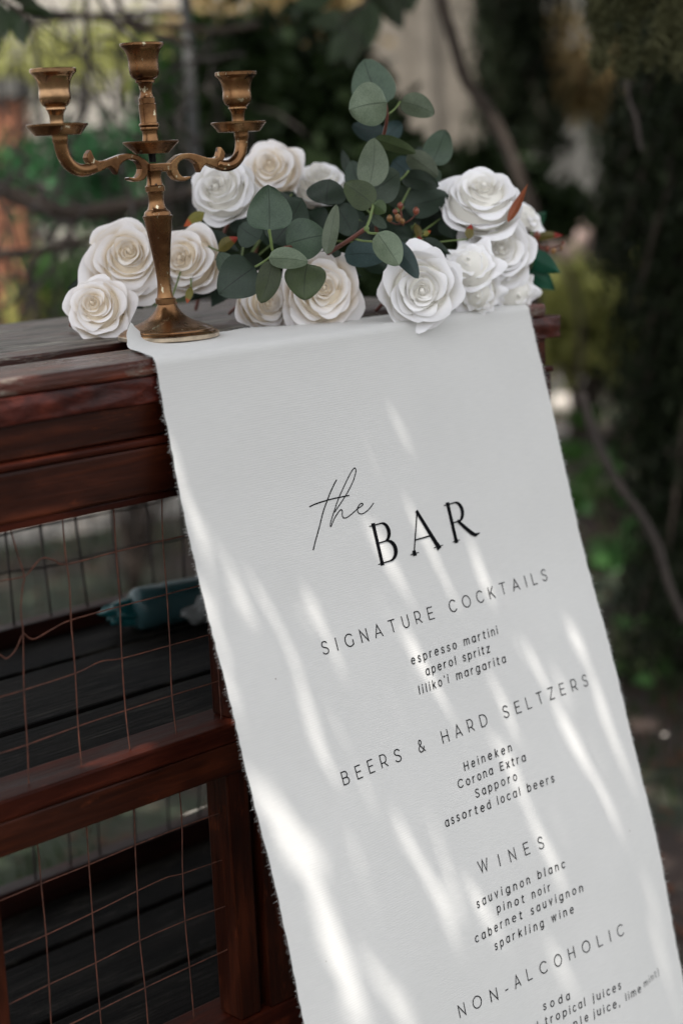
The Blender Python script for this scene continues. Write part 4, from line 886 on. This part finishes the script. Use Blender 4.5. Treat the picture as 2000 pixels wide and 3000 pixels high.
# ------------------------------------------------------------------ things inside the cabinet
SH = 0.6155
def shelf_things():
    p = atz(395, 1850, SH); q = atz(640, 1800, SH)
    ax = Vector((q.x-p.x, q.y-p.y, 0)).normalized(); R = 0.0235
    t = empty('plastic_bottle', Vector((p.x, p.y, SH)), 'clear teal plastic bottle lying on the shelf behind the wire mesh', 'bottle')
    prof = [(0.004, 0), (R*.86, .0015), (R, .008), (R, .03), (R*.95, .034), (R, .038), (R, .075), (R*.97, .078), (R*.97, .12), (R*.75, .145), (R*.42, .16), (R*.40, .18)]
    V = []; Fc = []; seg = 28; side_ = Vector((-ax.y, ax.x, 0)); o = Vector((p.x, p.y, SH+R*1.02))
    for r, s in prof:
        for k in range(seg):
            a = 2*math.pi*k/seg; V.append(o+ax*s+side_*(r*math.cos(a))+Vector((0, 0, 1))*(r*math.sin(a)))
    for i in range(len(prof)-1):
        for k in range(seg): k2 = (k+1) % seg; Fc.append((i*seg+k, i*seg+k2, (i+1)*seg+k2, (i+1)*seg+k))
    Fc.append(tuple(range(seg))[::-1]); Fc.append(tuple((len(prof)-1)*seg+k for k in range(seg)))
    link('body', mesh('body', V, Fc), t, M['teal_bottle'])
    V = []; Fc = []
    for s in (.079, .119):
        for k in range(seg):
            a = 2*math.pi*k/seg; r = R*.99; V.append(o+ax*s+side_*(r*math.cos(a))+Vector((0, 0, 1))*(r*math.sin(a)))
    for k in range(seg): k2 = (k+1) % seg; Fc.append((k, k2, seg+k2, seg+k))
    link('label', mesh('label', V, Fc), t, M['label'])
    lathe('cap', [(0, 0), (R*.48, 0), (R*.5, .002), (R*.5, .016), (0, .017)], (o+ax*.186)[:], M['teal_bag'], t, 20)
    def lump(name, u, v, y, sx, sy, sz, mat, label, cat_, seed):
        c = aty(u, v, y); bm = bmesh.new(); bmesh.ops.create_icosphere(bm, subdivisions=4, radius=1)
        for w in bm.verts:
            n = noise.noise(w.co*1.7+Vector((seed, 0, 0)))*0.35+noise.noise(w.co*5+Vector((seed, 3, 0)))*0.16
            w.co = Vector((w.co.x*sx*(1+n), w.co.y*sy*(1+n), w.co.z*sz*(1+n)))
            w.co.z = max(w.co.z, SH-c.z+0.0012)
        me = bpy.data.meshes.new(name); bm.to_mesh(me); bm.free(); o_ = bpy.data.objects.new(name, me); C.objects.link(o_); o_.location = c
        me.materials.append(M[mat]); me.polygons.foreach_set('use_smooth', [True]*len(me.polygons)); tag(o_, label, cat_)
    lump('plastic_bag', 475, 1762, 0.345, .078, .022, .016, 'teal_bag', 'crumpled dark teal plastic bag behind the clear bottle', 'bag', 1)
    lump('wrapper', 600, 1775, 0.305, .030, .020, .020, 'grey_bag', 'pale grey crumpled wrapper on the shelf at the banner edge', 'wrapper', 5)
shelf_things()

# ------------------------------------------------------------------ foliage helpers
def leafcloud(cs, size, aspect=0.5, droop=0.0, jitter=0.35, g=None, axis=None):
    """cs (n,3) centres -> (n,4,3) leaf shaped quads"""
    g = g or rng; n = len(cs); a = g.normal(size=(n, 3)) if axis is None else axis+g.normal(size=(n, 3))*0.45
    a[:, 2] -= droop; a /= np.linalg.norm(a, axis=1)[:, None]; b_ = g.normal(size=(n, 3)); w = np.cross(a, b_); w /= np.linalg.norm(w, axis=1)[:, None]
    L_ = size*(1+jitter*g.uniform(-1, 1, size=(n, 1))); wd = L_*aspect*0.5
    p0 = cs-a*L_*0.5; p2 = cs+a*L_*0.5; m0 = cs-a*L_*0.08
    return np.stack([p0, m0+w*wd, p2, m0-w*wd], axis=1)
def clumps(n, centre, radii, k, spread, g=None, hollow=0.3):
    """k clump centres in an ellipsoid, n leaves around them"""
    g = g or rng; d = g.normal(size=(k, 3)); d /= np.linalg.norm(d, axis=1)[:, None]; r = (hollow+(1-hollow)*g.uniform(size=(k, 1))**0.5)
    cc = np.array(centre)+d*r*np.array(radii); idx = g.integers(0, k, n); return cc[idx]+g.normal(size=(n, 3))*spread
def branchy(parent, root, tips, r0, mat, name='branch'):
    V = []; Fc = []
    for tp in tips:
        a = Vector(root); b_ = Vector(tp); m1 = a.lerp(b_, .4)+Vector([random.gauss(0, .04)*(b_-a).length for _ in range(3)]); m2 = a.lerp(b_, .75)+Vector([random.gauss(0, .05)*(b_-a).length for _ in range(3)])
        v, f = tube_geo([a, m1, m2, b_], lambda t: r0*(1-.85*t), 6, .1, 4, len(V)); V += v; Fc += f
    return link(name, mesh(name, V, Fc), parent, M[mat])
def shrub(name, cpos, radii, n, size, mat, label, cat_='shrub', k=40, spread=0.08, aspect=.55, stems=7, group=None):
    base_ = Vector((cpos[0], cpos[1], 0)); t = empty(name, base_, label, cat_, group)
    cs = clumps(n, cpos, radii, k, spread); cs = cs[cs[:, 2] > 0.02]
    o = link('foliage', quads_mesh('foliage', leafcloud(cs, size, aspect)), t, M[mat], False); o['kind'] = 'stuff'
    tips = [Vector(cpos)+Vector((random.uniform(-.7, .7)*radii[0], random.uniform(-.7, .7)*radii[1], random.uniform(-.3, .8)*radii[2])) for _ in range(stems)]
    branchy(t, base_, tips, 0.012+radii[2]*.012, 'trunk', 'stem'); return t

# ------------------------------------------------------------------ wire fence with vines at the left, about three metres off
fence = empty('wire_fence', plan(300, 3.4), 'weathered wire fence with grey posts overgrown by bare twisted vines', 'fence')
def fpt(u, v, d=3.4): return at(u, v, d)
for u, d in ((580, 3.4), (-240, 3.4), (-1060, 3.4)):
    p = plan(u, d); tube('post', [(p.x, p.y, 0), (p.x, p.y, 1.62)], 0.011, M['post'], fence, 10)
for z in (1.40, 1.255, 1.10, 0.95, 0.80, 0.60, 0.40, 0.2):
    a = plan(-1060, 3.4); b_ = plan(585, 3.4); tube('wire', [a.lerp(b_, k/8)+Vector((0, 0, z+random.uniform(-.006, .006))) for k in range(9)], 0.006 if z > 1.38 else 0.0022, M['rustd'], fence, 6, .1, 2)
for k in range(19):
    p = plan(-500+k*58, 3.41); tube('wire', [(p.x, p.y, 0.02), (p.x+.004, p.y, 0.8), (p.x, p.y, 1.41)], 0.0018, M['rustd'], fence, 5)
GV = 'bare woody vines twisting through the wire fence'
def vine(pts, d, r, label, mat='twig'):
    o = tube('vine', [at(u, v, dd if (dd := (p[2] if len(p) > 2 else d)) else d) for p in pts for u, v in [p[:2]]], r, M[mat], None, 8, .15, 6)
    return tag(o, label, 'vine', GV)
vine([(-120,520),(0,556),(110,600),(220,622),(330,610),(450,588),(620,560),(900,600)], 2.9, lambda t: .0165-.006*t, 'thickest dark vine sagging across behind the candelabra stem', 'trunk')
vine([(-100,760),(0,742),(120,735),(240,705),(330,690)], 2.8, .006, 'thin dark vine low at the left above the cabinet top', 'trunk')
vine([(95,-60),(92,60),(110,150),(118,215),(112,330)], 3.1, .0045, 'leftmost thin vine hanging straight down beside the left candle cup')
vine([(255,-60),(252,60),(258,150),(252,250),(248,330),(215,400),(180,520),(150,640)], 3.0, .0052, 'dark vine hanging down between the left and centre candle cups')
vine([(60,20),(140,38),(300,52),(420,90),(560,130)], 3.0, .006, 'slanting vine across the top left of the view', 'trunk')
vine([(180,168),(215,160),(240,120),(262,90)], 2.9, .004, 'short hooked twig left of the centre cup')
vine([(270,-40),(330,60),(380,110),(408,140)], 2.9, .0045, 'slanting twig ending above the centre cup')
vine([(330,-60),(360,40),(420,70),(520,75),(640,90),(760,70)], 3.2, .007, 'dark vine running right along the fence top', 'trunk')
vine([(130,70),(180,110),(230,150),(300,230),(330,300)], 3.15, .0035, 'thin twig crossing between the two left cups')
vine([(20,420),(80,470),(60,520),(120,560),(170,640),(140,720),(90,800),(110,900)], 3.0, .005, 'curling vine low at the far left')
vine([(230,640),(190,700),(150,790),(100,860),(60,930)], 2.9, .0045, 'vine slanting down to the cabinet top at the left')
rv = random.Random(5)
V = []; Fc = []
for k in range(110):
    u = rv.uniform(-120, 720); v = rv.uniform(-40, 900); d = rv.uniform(2.6, 3.5); P = [at(u, v, d)]; dx, dy = rv.uniform(-60, 60), rv.uniform(-60, 60)
    for j in range(4):
        u += dx; v += dy; dx += rv.uniform(-45, 45); dy += rv.uniform(-45, 45); P.append(at(u, v, d+rv.uniform(-.05, .05)))
    vv, ff = tube_geo(P, rv.uniform(.0012, .0034), 4, .1, 3, len(V)); V += vv; Fc += ff
tg = link('twigs', mesh('twigs', V, Fc), fence, M['twig']); tg['kind'] = 'stuff'

# green growth behind and on the fence
def P3(u, v, d): return tuple(at(u, v, d))
def rad(px_, d): return px_*d/F
shrub('climber', P3(300, 440, 4.3), (rad(150, 4.3), .15, rad(90, 4.3)), 380, .055, 'f_green', 'fresh green climber leaves between the left and centre candle cups', 'climbing plant', 14, .03)
shrub('shrub', P3(330, 560, 5.2), (rad(260, 5.2), .3, rad(120, 5.2)), 700, .06, 'f_green', 'fresh green shrub low behind the fence left of the candelabra stem', k=22, spread=.05)
shrub('shrub', P3(100, 900, 6.6), (rad(300, 6.6), .5, rad(85, 6.6)), 2200, .06, 'f_yellow', 'sunlit yellow green shrub just above the cabinet top at the far left', k=30, spread=.06)
shrub('shrub', P3(330, 820, 6.0), (rad(160, 6), .4, rad(60, 6)), 900, .06, 'f_mid', 'mid green shrub behind the left cream roses', k=20, spread=.06)
shrub('shrub', P3(60, 190, 8.5), (rad(120, 8.5), .5, rad(70, 8.5)), 500, .08, 'f_yellow', 'pale yellow green bush against the house wall at the upper left', k=20, spread=.08)
shrub('shrub', P3(350, 170, 8.0), (rad(120, 8), .5, rad(80, 8)), 420, .08, 'f_yellow', 'pale yellow green bush behind the centre candle cup', k=16, spread=.07)
shrub('shrub', P3(560, 280, 4.6), (rad(70, 4.6), .3, rad(230, 4.6)), 650, .06, 'f_mid', 'mid green shrub right of the centre candle cup', k=16, spread=.04)
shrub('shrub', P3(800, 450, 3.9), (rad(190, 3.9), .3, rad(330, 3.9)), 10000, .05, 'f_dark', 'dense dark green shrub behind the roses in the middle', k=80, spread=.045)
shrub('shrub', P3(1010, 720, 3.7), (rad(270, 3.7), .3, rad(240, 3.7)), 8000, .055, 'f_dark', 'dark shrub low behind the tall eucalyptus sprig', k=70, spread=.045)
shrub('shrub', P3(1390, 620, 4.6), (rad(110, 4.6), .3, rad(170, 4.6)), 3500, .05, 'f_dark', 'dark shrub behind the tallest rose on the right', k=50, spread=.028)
shrub('shrub', P3(25, 500, 5.6), (rad(90, 5.6), .2, rad(70, 5.6)), 420, .05, 'f_mid', 'mid green leaves in front of the orange pillar', k=12, spread=.035)
shrub('dry_bush', P3(800, 40, 6.5), (rad(210, 6.5), .4, rad(110, 6.5)), 1100, .09, 'f_dry', 'dry straw coloured bush at the top centre', k=22, spread=.07)
shrub('dry_bush', P3(1640, 190, 6.0), (rad(90, 6), .3, rad(120, 6)), 420, .08, 'f_dry', 'dry straw coloured bush glowing among the conifers at the upper right', k=12, spread=.05, stems=1)
shrub('shrub', P3(1690, 925, 6.5), (rad(150, 6.5), .4, rad(135, 6.5)), 2600, .06, 'f_yellow', 'sunlit yellow green bush right of the white roses', k=34, spread=.05)

# big dark hanging leaves (top left and top centre), a small branch each
def hanging(label, pts, leaves, d):
    t = empty('leafy_branch', at(pts[0][0], pts[0][1], d), label, 'branch')
    tube('branch', [at(u, v, d) for u, v in pts], lambda q: .005-.003*q, M['trunk'], t, 7, .1, 4)
    for k, (b, tp, w) in enumerate(leaves): leaf(t, b, tp, w, 'leafd', d, seed=k+200, shape='point', twist=.3, fold=.2)
M['leafd'] = mk_leaf('hanging_leaf', (0.009, 0.018, 0.005), (0.020, 0.036, 0.009), 0.3, 0.55, 0.08)
hanging('dark green pointed leaves hanging in at the top left corner', [(-180,-120),(-40,-30),(40,20),(90,60)], [((30,10),(75,140),46),((60,30),(170,50),36),((-10,0),(20,120),44),((-40,-20),(0,160),50),((80,50),(66,135),34),((10,-40),(120,20),50)], 2.3)
hanging('dark broad leaves hanging at the top centre above the tall sprig', [(1200,-160),(1120,-60),(1050,20),(1000,60)], [((1050,10),(960,190),90),((1080,0),(1080,150),80),((1010,40),(900,70),60),((1110,-20),(1180,90),70),((1000,60),(1030,200),80),((980,-60),(860,20),80),((1060,-60),(1150,40),90),((1180,-60),(1200,40),80)], 2.9)
branch_r = tag(tube('leaning_branch', [at(u, v, 3.3) for u, v in ((1270,-120),(1292,0),(1325,110),(1362,230),(1420,310),(1470,400),(1520,520),(1560,640),(1560,900))], lambda t: .011+.004*t, M['trunk'], None, 10, .12, 5), 'dark slanting branch in front of the pale wall right of the tall sprig', 'branch')

# ------------------------------------------------------------------ conifers
def conifer(u, d, H, label, ulo, uhi, vlo, vhi, n=26000, mat='f_conifer', nb=70, seed=1, size=.035, zmin=0.15, thick=.5):
    g = np.random.default_rng(seed); p = plan(u, d); t = empty('conifer_tree', p, label, 'tree')
    tube('trunk', [(p.x, p.y, 0), (p.x+.03, p.y-.02, H*.3), (p.x-.02, p.y+.03, H*.65), (p.x, p.y, H)], lambda q: .075*(1-.8*q), M['trunk'], t, 12, .06, 5)
    cs = []; ax = []; V = []; Fc = []; rd = random.Random(seed)
    right = (plan(u+100, d)-p).normalized(); fwd = Vector((-right.y, right.x, 0))
    wl = (u-ulo)*d/F; wr = (uhi-u)*d/F
    for k in range(nb):
        z = zmin+(H-zmin)*rd.random(); a = rd.uniform(0, 2*math.pi); c_, s_ = math.cos(a), math.sin(a); reach = 1.0
        reach *= (1-.30*z/H)*rd.uniform(.55, 1.0); e = p+right*(c_*reach*(wr if c_ > 0 else wl))+fwd*(s_*reach*thick); reach *= math.hypot(c_*(wr if c_ > 0 else wl), s_*thick); e.z = max(.04, zmin*.95, z-.28*reach-.1)
        b0 = Vector((p.x, p.y, z+.15)); mid = b0.lerp(e, .5)+Vector((0, 0, .08))
        v, f = tube_geo([b0, mid, e], lambda q: .012*(1-.8*q), 5, .1, 4, len(V)); V += v; Fc += f
        m_ = n//nb; tt = g.uniform(.15, 1.05, (m_, 1)); B0 = np.array(b0); Mi = np.array(mid); E_ = np.array(e)
        q = (1-tt)**2*B0+2*tt*(1-tt)*Mi+tt**2*E_
        fr_ = g.normal(size=(m_, 3))*np.array([.035, .035, .03]); dr = -np.abs(g.normal(size=(m_, 1)))*(.12 if zmin < 1 else .04)
        q = q+fr_; q[:, 2:3] += dr; cs.append(q); ax.append(np.tile(np.array([[0, 0, -1.]]), (m_, 1)))
    cs = np.concatenate(cs); ax = np.concatenate(ax); ok = cs[:, 2] > .02
    link('branches', mesh('branches', V, Fc), t, M['trunk'])
    o = link('foliage', quads_mesh('foliage', leafcloud(cs[ok], size, .22, axis=ax[ok])), t, M[mat], False); o['kind'] = 'stuff'; return t
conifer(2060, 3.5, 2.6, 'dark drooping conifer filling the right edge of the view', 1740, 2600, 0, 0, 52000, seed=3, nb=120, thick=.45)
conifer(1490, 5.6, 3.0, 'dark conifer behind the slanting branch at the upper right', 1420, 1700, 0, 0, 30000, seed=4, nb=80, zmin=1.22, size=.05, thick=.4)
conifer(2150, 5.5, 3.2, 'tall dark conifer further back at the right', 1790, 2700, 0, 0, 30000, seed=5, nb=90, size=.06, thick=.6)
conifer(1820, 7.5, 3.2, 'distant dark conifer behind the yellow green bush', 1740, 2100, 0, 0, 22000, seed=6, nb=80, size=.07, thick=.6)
# drooping needle branch nearest the lens
nb_ = empty('conifer_branch', at(1960, -150, 2.15), 'needle covered conifer twigs drooping in at the top right corner', 'branch')
cs = []; Vb = []; Fb = []
for (pts) in ([(1990,-160),(1900,-80),(1820,0),(1770,80),(1752,190)], [(1990,-160),(1930,-60),(1870,20),(1840,120),(1832,215)], [(2040,-160),(1990,-40),(1935,60),(1905,190)], [(2060,-160),(2000,0),(1975,110),(1990,200)], [(1960,-160),(1860,-60),(1760,-20),(1740,60)]):
    P = spline([at(u, v, 2.15) for u, v in pts], 8); v, f = tube_geo(P, lambda q: .003*(1-.7*q), 5, .1, 1, len(Vb)); Vb += v; Fb += f
    for i in range(len(P)-1):
        for k in range(60): cs.append(P[i].lerp(P[i+1], random.random())+Vector([random.gauss(0, .006) for _ in range(3)]))
link('twig', mesh('twig', Vb, Fb), nb_, M['twig']); cs = np.array([list(c) for c in cs])
o = link('needles', quads_mesh('needles', leafcloud(cs, .020, .12, .5)), nb_, M['needle'], False); o['kind'] = 'stuff'
tag(tube('bare_twig', [at(u, v, 2.5) for u, v in ((1830,190),(1840,290),(1862,350),(1872,420),(1880,440))], .0035, M['twig'], None, 7, .15, 4), 'bare brown twig hanging below the needle branch at the upper right', 'twig')
tag(tube('bare_twig', [at(u, v, 2.9) for u, v in ((1700,1150),(1745,1290),(1810,1420),(1870,1500),(1925,1600),(1960,1720),(2010,1830))], lambda t: .008-.002*t, M['twig'], None, 8, .15, 4), 'bare slanting branch low at the right above the soil', 'twig')

# ------------------------------------------------------------------ ground level at the right
def boulder(name, u, v, d, r, mat, label, cat_, sq=(1, 1, .8), seed=0, sit=True):
    c = at(u, v, d); R = r*d/F; bm = bmesh.new(); bmesh.ops.create_icosphere(bm, subdivisions=3, radius=1)
    for w in bm.verts:
        n = noise.noise(w.co*1.3+Vector((seed*3.1, 0, 0)))*.28; w.co = Vector((w.co.x*sq[0], w.co.y*sq[1], w.co.z*sq[2]))*R*(1+n)
    me = bpy.data.meshes.new(name); bm.to_mesh(me); bm.free(); o = bpy.data.objects.new(name, me); C.objects.link(o); o.location = c; me.materials.append(M[mat])
    me.polygons.foreach_set('use_smooth', [True]*len(me.polygons)); return tag(o, label, cat_)
# pale pinkish plinth column carrying a rounded stone
pc = empty('stone_pedestal', plan(1665, 7.6), 'blurred pale pink stone pedestal behind the red berries', 'pedestal')
pz = at(1662, 690, 7.6).z; pp = at(1662, 690, 7.6); R = 66*7.6/F
lathe('column', [(R*.75, 0), (R*.75, .08), (R*.55, .1), (R*.55, pz-R*1.05)], (pp.x, pp.y, 0), M['plaster2'], pc, 24)
lathe('bowl', cat([(R*.5, -R*1.05), (R*.85, -R*.8), (R*1.02, -R*.2), (R*1.0, R*.4), (R*.86, R*.88), (R*.5, R*1.0), (0.001, R*1.02)], 4), (pp.x, pp.y, pz), M['pink'], pc, 24)
for k, (u, v, r, lb) in enumerate([(1632,1010,26,'small pinkish stone highest on the bank right of the banner'), (1680,1075,30,'pale round stone right of the pinkish one beside the banner'), (1655,1185,46,'largest whitish stone right of the banner edge'), (1640,1260,26,'flat whitish stone lowest beside the banner edge'), (1680,1010,18,'tiny pink stone under the yellow green bush')]):
    d = (CAM.z-0.0)/(-ray(u, v).z)*.985; boulder('garden_stone', u, v+4, d, r, 'stone' if k in (1, 2, 3) else 'pink', lb, 'stone', seed=k, sq=(1.2, 1, .8))
boulder('paving_stone', 625, 2445, 2.78, 150, 'stone', 'pale flat stone on the ground seen through the lower wire mesh', 'stone', (1.1, .9, .35), 8)
boulder('paper_scrap', 1945, 2152, 2.9, 9, 'stone', 'tiny white scrap lying on the soil at the right edge', 'litter', (1, 1, .25), 9)
def ground_plant(u, v, d, label, mat='f_mid', n=16, L_=.06, seed=1, spread=.16, up=.22):
    g = random.Random(seed); p = atz(u, v, 0.0); d = px(p)[2]*.93; q = at(u, v, d); L_ *= d/2.9; spread *= d/4.5; t = empty('ground_plant', (q.x, q.y, 0), label, 'plant'); V = []; Fc = []
    for k in range(n):
        e = q+Vector((g.gauss(0, spread*.5), g.gauss(0, spread*.5), g.gauss(0, spread*.6)))
        if e.z < .03: e.z = .03
        v_, f_ = tube_geo([Vector((q.x, q.y, 0)), Vector((q.x, q.y, 0)).lerp(e, .6)+Vector((g.gauss(0, .02), g.gauss(0, .02), .03)), e], .0016, 4, 0, 3, len(V)); V += v_; Fc += f_
        uu, vv, dd = px(e); an = g.uniform(0, 2*math.pi); ln = L_*F/dd*g.uniform(.7, 1.2)
        leaf(t, (uu, vv), (uu+math.cos(an)*ln, vv+math.sin(an)*ln*.8), ln*.62, mat, dd, seed=k, shape='point', twist=g.uniform(-.8, .8))
    link('stems', mesh('stems', V, Fc), t, M['gstem'])
M['gp'] = mk_leaf('green_ground_leaf', (0.030, 0.085, 0.018), (0.055, 0.14, 0.03), .3, .5, .25)
ground_plant(1735, 1400, 2.75, 'green leafy plant beside the right banner edge, upper one', 'gp', 16, .055, 2)
ground_plant(1800, 1560, 2.65, 'green leafy plant beside the right banner edge, lower one', 'gp', 14, .06, 3)
ground_plant(1925, 1480, 3.0, 'darker leafy plant at the right edge of the view', 'leafd', 14, .07, 4)
ground_plant(1850, 1880, 2.45, 'low green plant on the soil right of the banner', 'gp', 12, .04, 6, .14)
# grass tufts and litter over the ground
def scatter():
    g = np.random.default_rng(11); n = 26000; d = g.uniform(1.6, 9, n)**1.0; a = YAW+g.uniform(-.42, .42, n)
    x = CAM.x+np.sin(a)*d; y = CAM.y+np.cos(a)*d; keep = ~((x > -.75) & (x < .6) & (y > -.35) & (y < .5))
    msk = np.array([noise.noise(Vector((xx*1.3, yy*1.3, 0))) > -.05 for xx, yy in zip(x, y)]); keep &= msk
    x, y = x[keep], y[keep]; n = len(x); cs = np.stack([x, y, np.full(n, .018)], 1)
    o = link('grass', quads_mesh('grass', leafcloud(cs, .05, .10, -1.2, g=g, axis=np.tile([[0, 0, .8]], (n, 1)))), None, M['f_dark'], False); tag(o, 'sparse short grass on the garden soil', 'grass', kind='stuff')
    n = 9000; d = g.uniform(1.6, 8, n); a = YAW+g.uniform(-.42, .42, n); x = CAM.x+np.sin(a)*d; y = CAM.y+np.cos(a)*d; cs = np.stack([x, y, np.full(n, .010)], 1)
    q = leafcloud(cs, .035, .5, 0, g=g); q[:, :, 2] = .008+np.abs(q[:, :, 2]-.01)*.35
    o = link('leaf_litter', quads_mesh('leaf_litter', q), None, M['litter'], False); tag(o, 'brown fallen leaves scattered on the soil', 'fallen leaves', kind='stuff')
M['litter'] = foliage_mat('fallen_leaves', (0.035, 0.014, 0.008), (0.11, 0.045, 0.024), .1)
scatter()

# ------------------------------------------------------------------ the tree overhead that dapples the sun
STREAKS = [((492,1290),(560,1480),1.5),((520,1400),(600,1560),1.2),((870,1158),(915,1200),.55),((1000,985),(1045,1080),.7),((1160,1240),(1195,1300),.7),((1065,1290),(1095,1370),.55),
 ((1085,1560),(1200,1760),1.1),((1205,1500),(1340,1770),1.5),((1390,1640),(1430,1750),.7),((1500,1330),(1540,1400),.4),
 ((680,1680),(740,1800),.8),((900,1750),(1000,1960),1.0),((1190,1850),(1330,2110),1.2),((1690,1850),(1760,2080),.8),((1680,2150),(1800,2400),1.0),((1750,2020),(1850,2300),.9),
 ((1550,1900),(1620,2050),.7),((850,1900),(960,2240),1.5),((610,1740),(700,2100),1.2),((1180,2430),(1330,2740),1.0),((1050,2540),(1110,2700),.6),((1270,2420),(1340,2640),.8),
 ((870,2450),(950,2750),1.3),((960,2700),(1040,3000),2.0),((1100,2850),(1200,3000),1.2),((1560,2430),(1640,2600),.6),((1900,2600),(1960,2900),.8),((1590,2740),(1680,2890),.8),
 ((1420,1960),(1500,2120),.8),((1000,2150),(1080,2330),.8),((1480,2200),(1560,2380),.6),((760,2300),(830,2500),1.1),((1380,2600),(1450,2800),.6)]
def overhead():
    e1 = Vector((1, 0, 0)); e1 = (e1-LD*e1.dot(LD)).normalized(); e2 = LD.cross(e1).normalized(); hole = []
    for a, b_, w in STREAKS:
        A_ = onb(*a); B_ = onb(*b_)
        for k in range(5):
            p = A_.lerp(B_, k/4); hole.append((p.dot(e1), p.dot(e2), .0046*min(w, 1.05)-.0012))
    rj = random.Random(21)
    for a, b_, w in STREAKS*5:
        du, dv, k_ = rj.uniform(-110, 110), rj.uniform(-130, 130), rj.uniform(.3, .8); uu, vv = a[0]+du, a[1]+dv
        if vv < 1450 or rj.random() < .12: continue
        A_ = onb(uu, vv); B_ = onb(uu+(b_[0]-a[0])*k_, vv+(b_[1]-a[1])*k_)
        for k in range(3):
            p = A_.lerp(B_, k/2); hole.append((p.dot(e1), p.dot(e2), rj.uniform(-.0026, .0010)))
    for (u, v, y) in ((30, 1235, -.004), (70, 1215, -.004), (110, 1205, -.004), (30, 1362, -.003), (100, 1350, -.003), (150, 1343, -.003)):
        p = aty(u, v, y); hole.append((p.dot(e1), p.dot(e2), .018))
    p = at(165, 260, 1.43); hole.append((p.dot(e1), p.dot(e2), .02))
    H_ = np.array(hole); E1 = np.array(e1); E2 = np.array(e2); Ld = np.array(LD); g = np.random.default_rng(5)
    t = empty('shade_tree', (3.0, 1.4, 0), 'leafy tree arching over the cabinet and casting dappled shade', 'tree')
    tube('trunk', [(3.1, 1.4, 0), (3.0, 1.4, 1.0), (2.7, 1.35, 2.2), (1.8, 1.1, 3.1), (.2, .4, 3.5)], lambda q: .10*(1-.75*q), M['trunk'], t, 12, .06, 5)
    branchy(t, (2.6, 1.5, 2.2), [(-.8, .9, 3.4), (.9, -.4, 3.5), (-.5, -.3, 3.4), (2.5, .6, 3.5), (3.3, 2.5, 3.4), (1.0, 4.0, 3.6), (2.6, 4.2, 3.5)], .045, 'trunk', 'branch')
    def grow(cs, size, zoneok):
        q1 = cs@E1; q2 = cs@E2; dmin = np.full(len(cs), 9.0)
        for h in H_: dmin = np.minimum(dmin, np.hypot(q1-h[0], q2-h[1])-h[2])
        c2 = cs[(dmin > size*zoneok)]; ax = g.normal(size=c2.shape); ax[:, 2] *= .3
        q = leafcloud(c2, size, .75, 0, .2, g, axis=ax*3); nrm = np.cross(q[:, 2]-q[:, 0], q[:, 1]-q[:, 3]); nrm /= np.linalg.norm(nrm, axis=1)[:, None]
        return q[np.abs(nrm@Ld) > .5]
    # small dense leaves low over the cabinet
    pts = [Vector((x, y, z)) for x in (-.40, .62) for y in (-.26, .46) for z in (.26, 1.25)]
    a1 = [p.dot(e1) for p in pts]; a2 = [p.dot(e2) for p in pts]; n = 210000
    q1 = g.uniform(min(a1)-.06, max(a1)+.06, n); q2 = g.uniform(min(a2)-.06, max(a2)+.06, n); zt = g.uniform(2.05, 2.4, n)
    b3 = q1[:, None]*E1+q2[:, None]*E2; sdist = (zt-b3[:, 2])/Ld[2]; cs = b3+sdist[:, None]*Ld
    allq = [grow(cs, .021, .25)]
    n = 10500; cs = np.stack([g.uniform(-.9, 4.8, n), g.uniform(-.6, 3.8, n), g.uniform(3.0, 3.6, n)], 1)
    yw_ = np.arctan2(cs[:, 0]-CAM.x, cs[:, 1]-CAM.y); nr = np.hypot(cs[:, 0]-.1, cs[:, 1]-.1); rc_ = np.hypot(cs[:, 0]-.5-CAM.x, cs[:, 1]-CAM.y); cs = cs[((yw_ > math.radians(41)) & (rc_ < 4.5)) | (nr < .9) | ((rc_ < 4.5) & (yw_ > .3))]; allq.append(grow(cs, .17, .38))
    Q = np.concatenate(allq)
    o = link('foliage', quads_mesh('foliage', Q), t, M['f_canopy'], False); o['kind'] = 'stuff'
overhead()
print('objects', len(bpy.data.objects), 'polys', sum(len(m.polygons) for m in bpy.data.meshes))
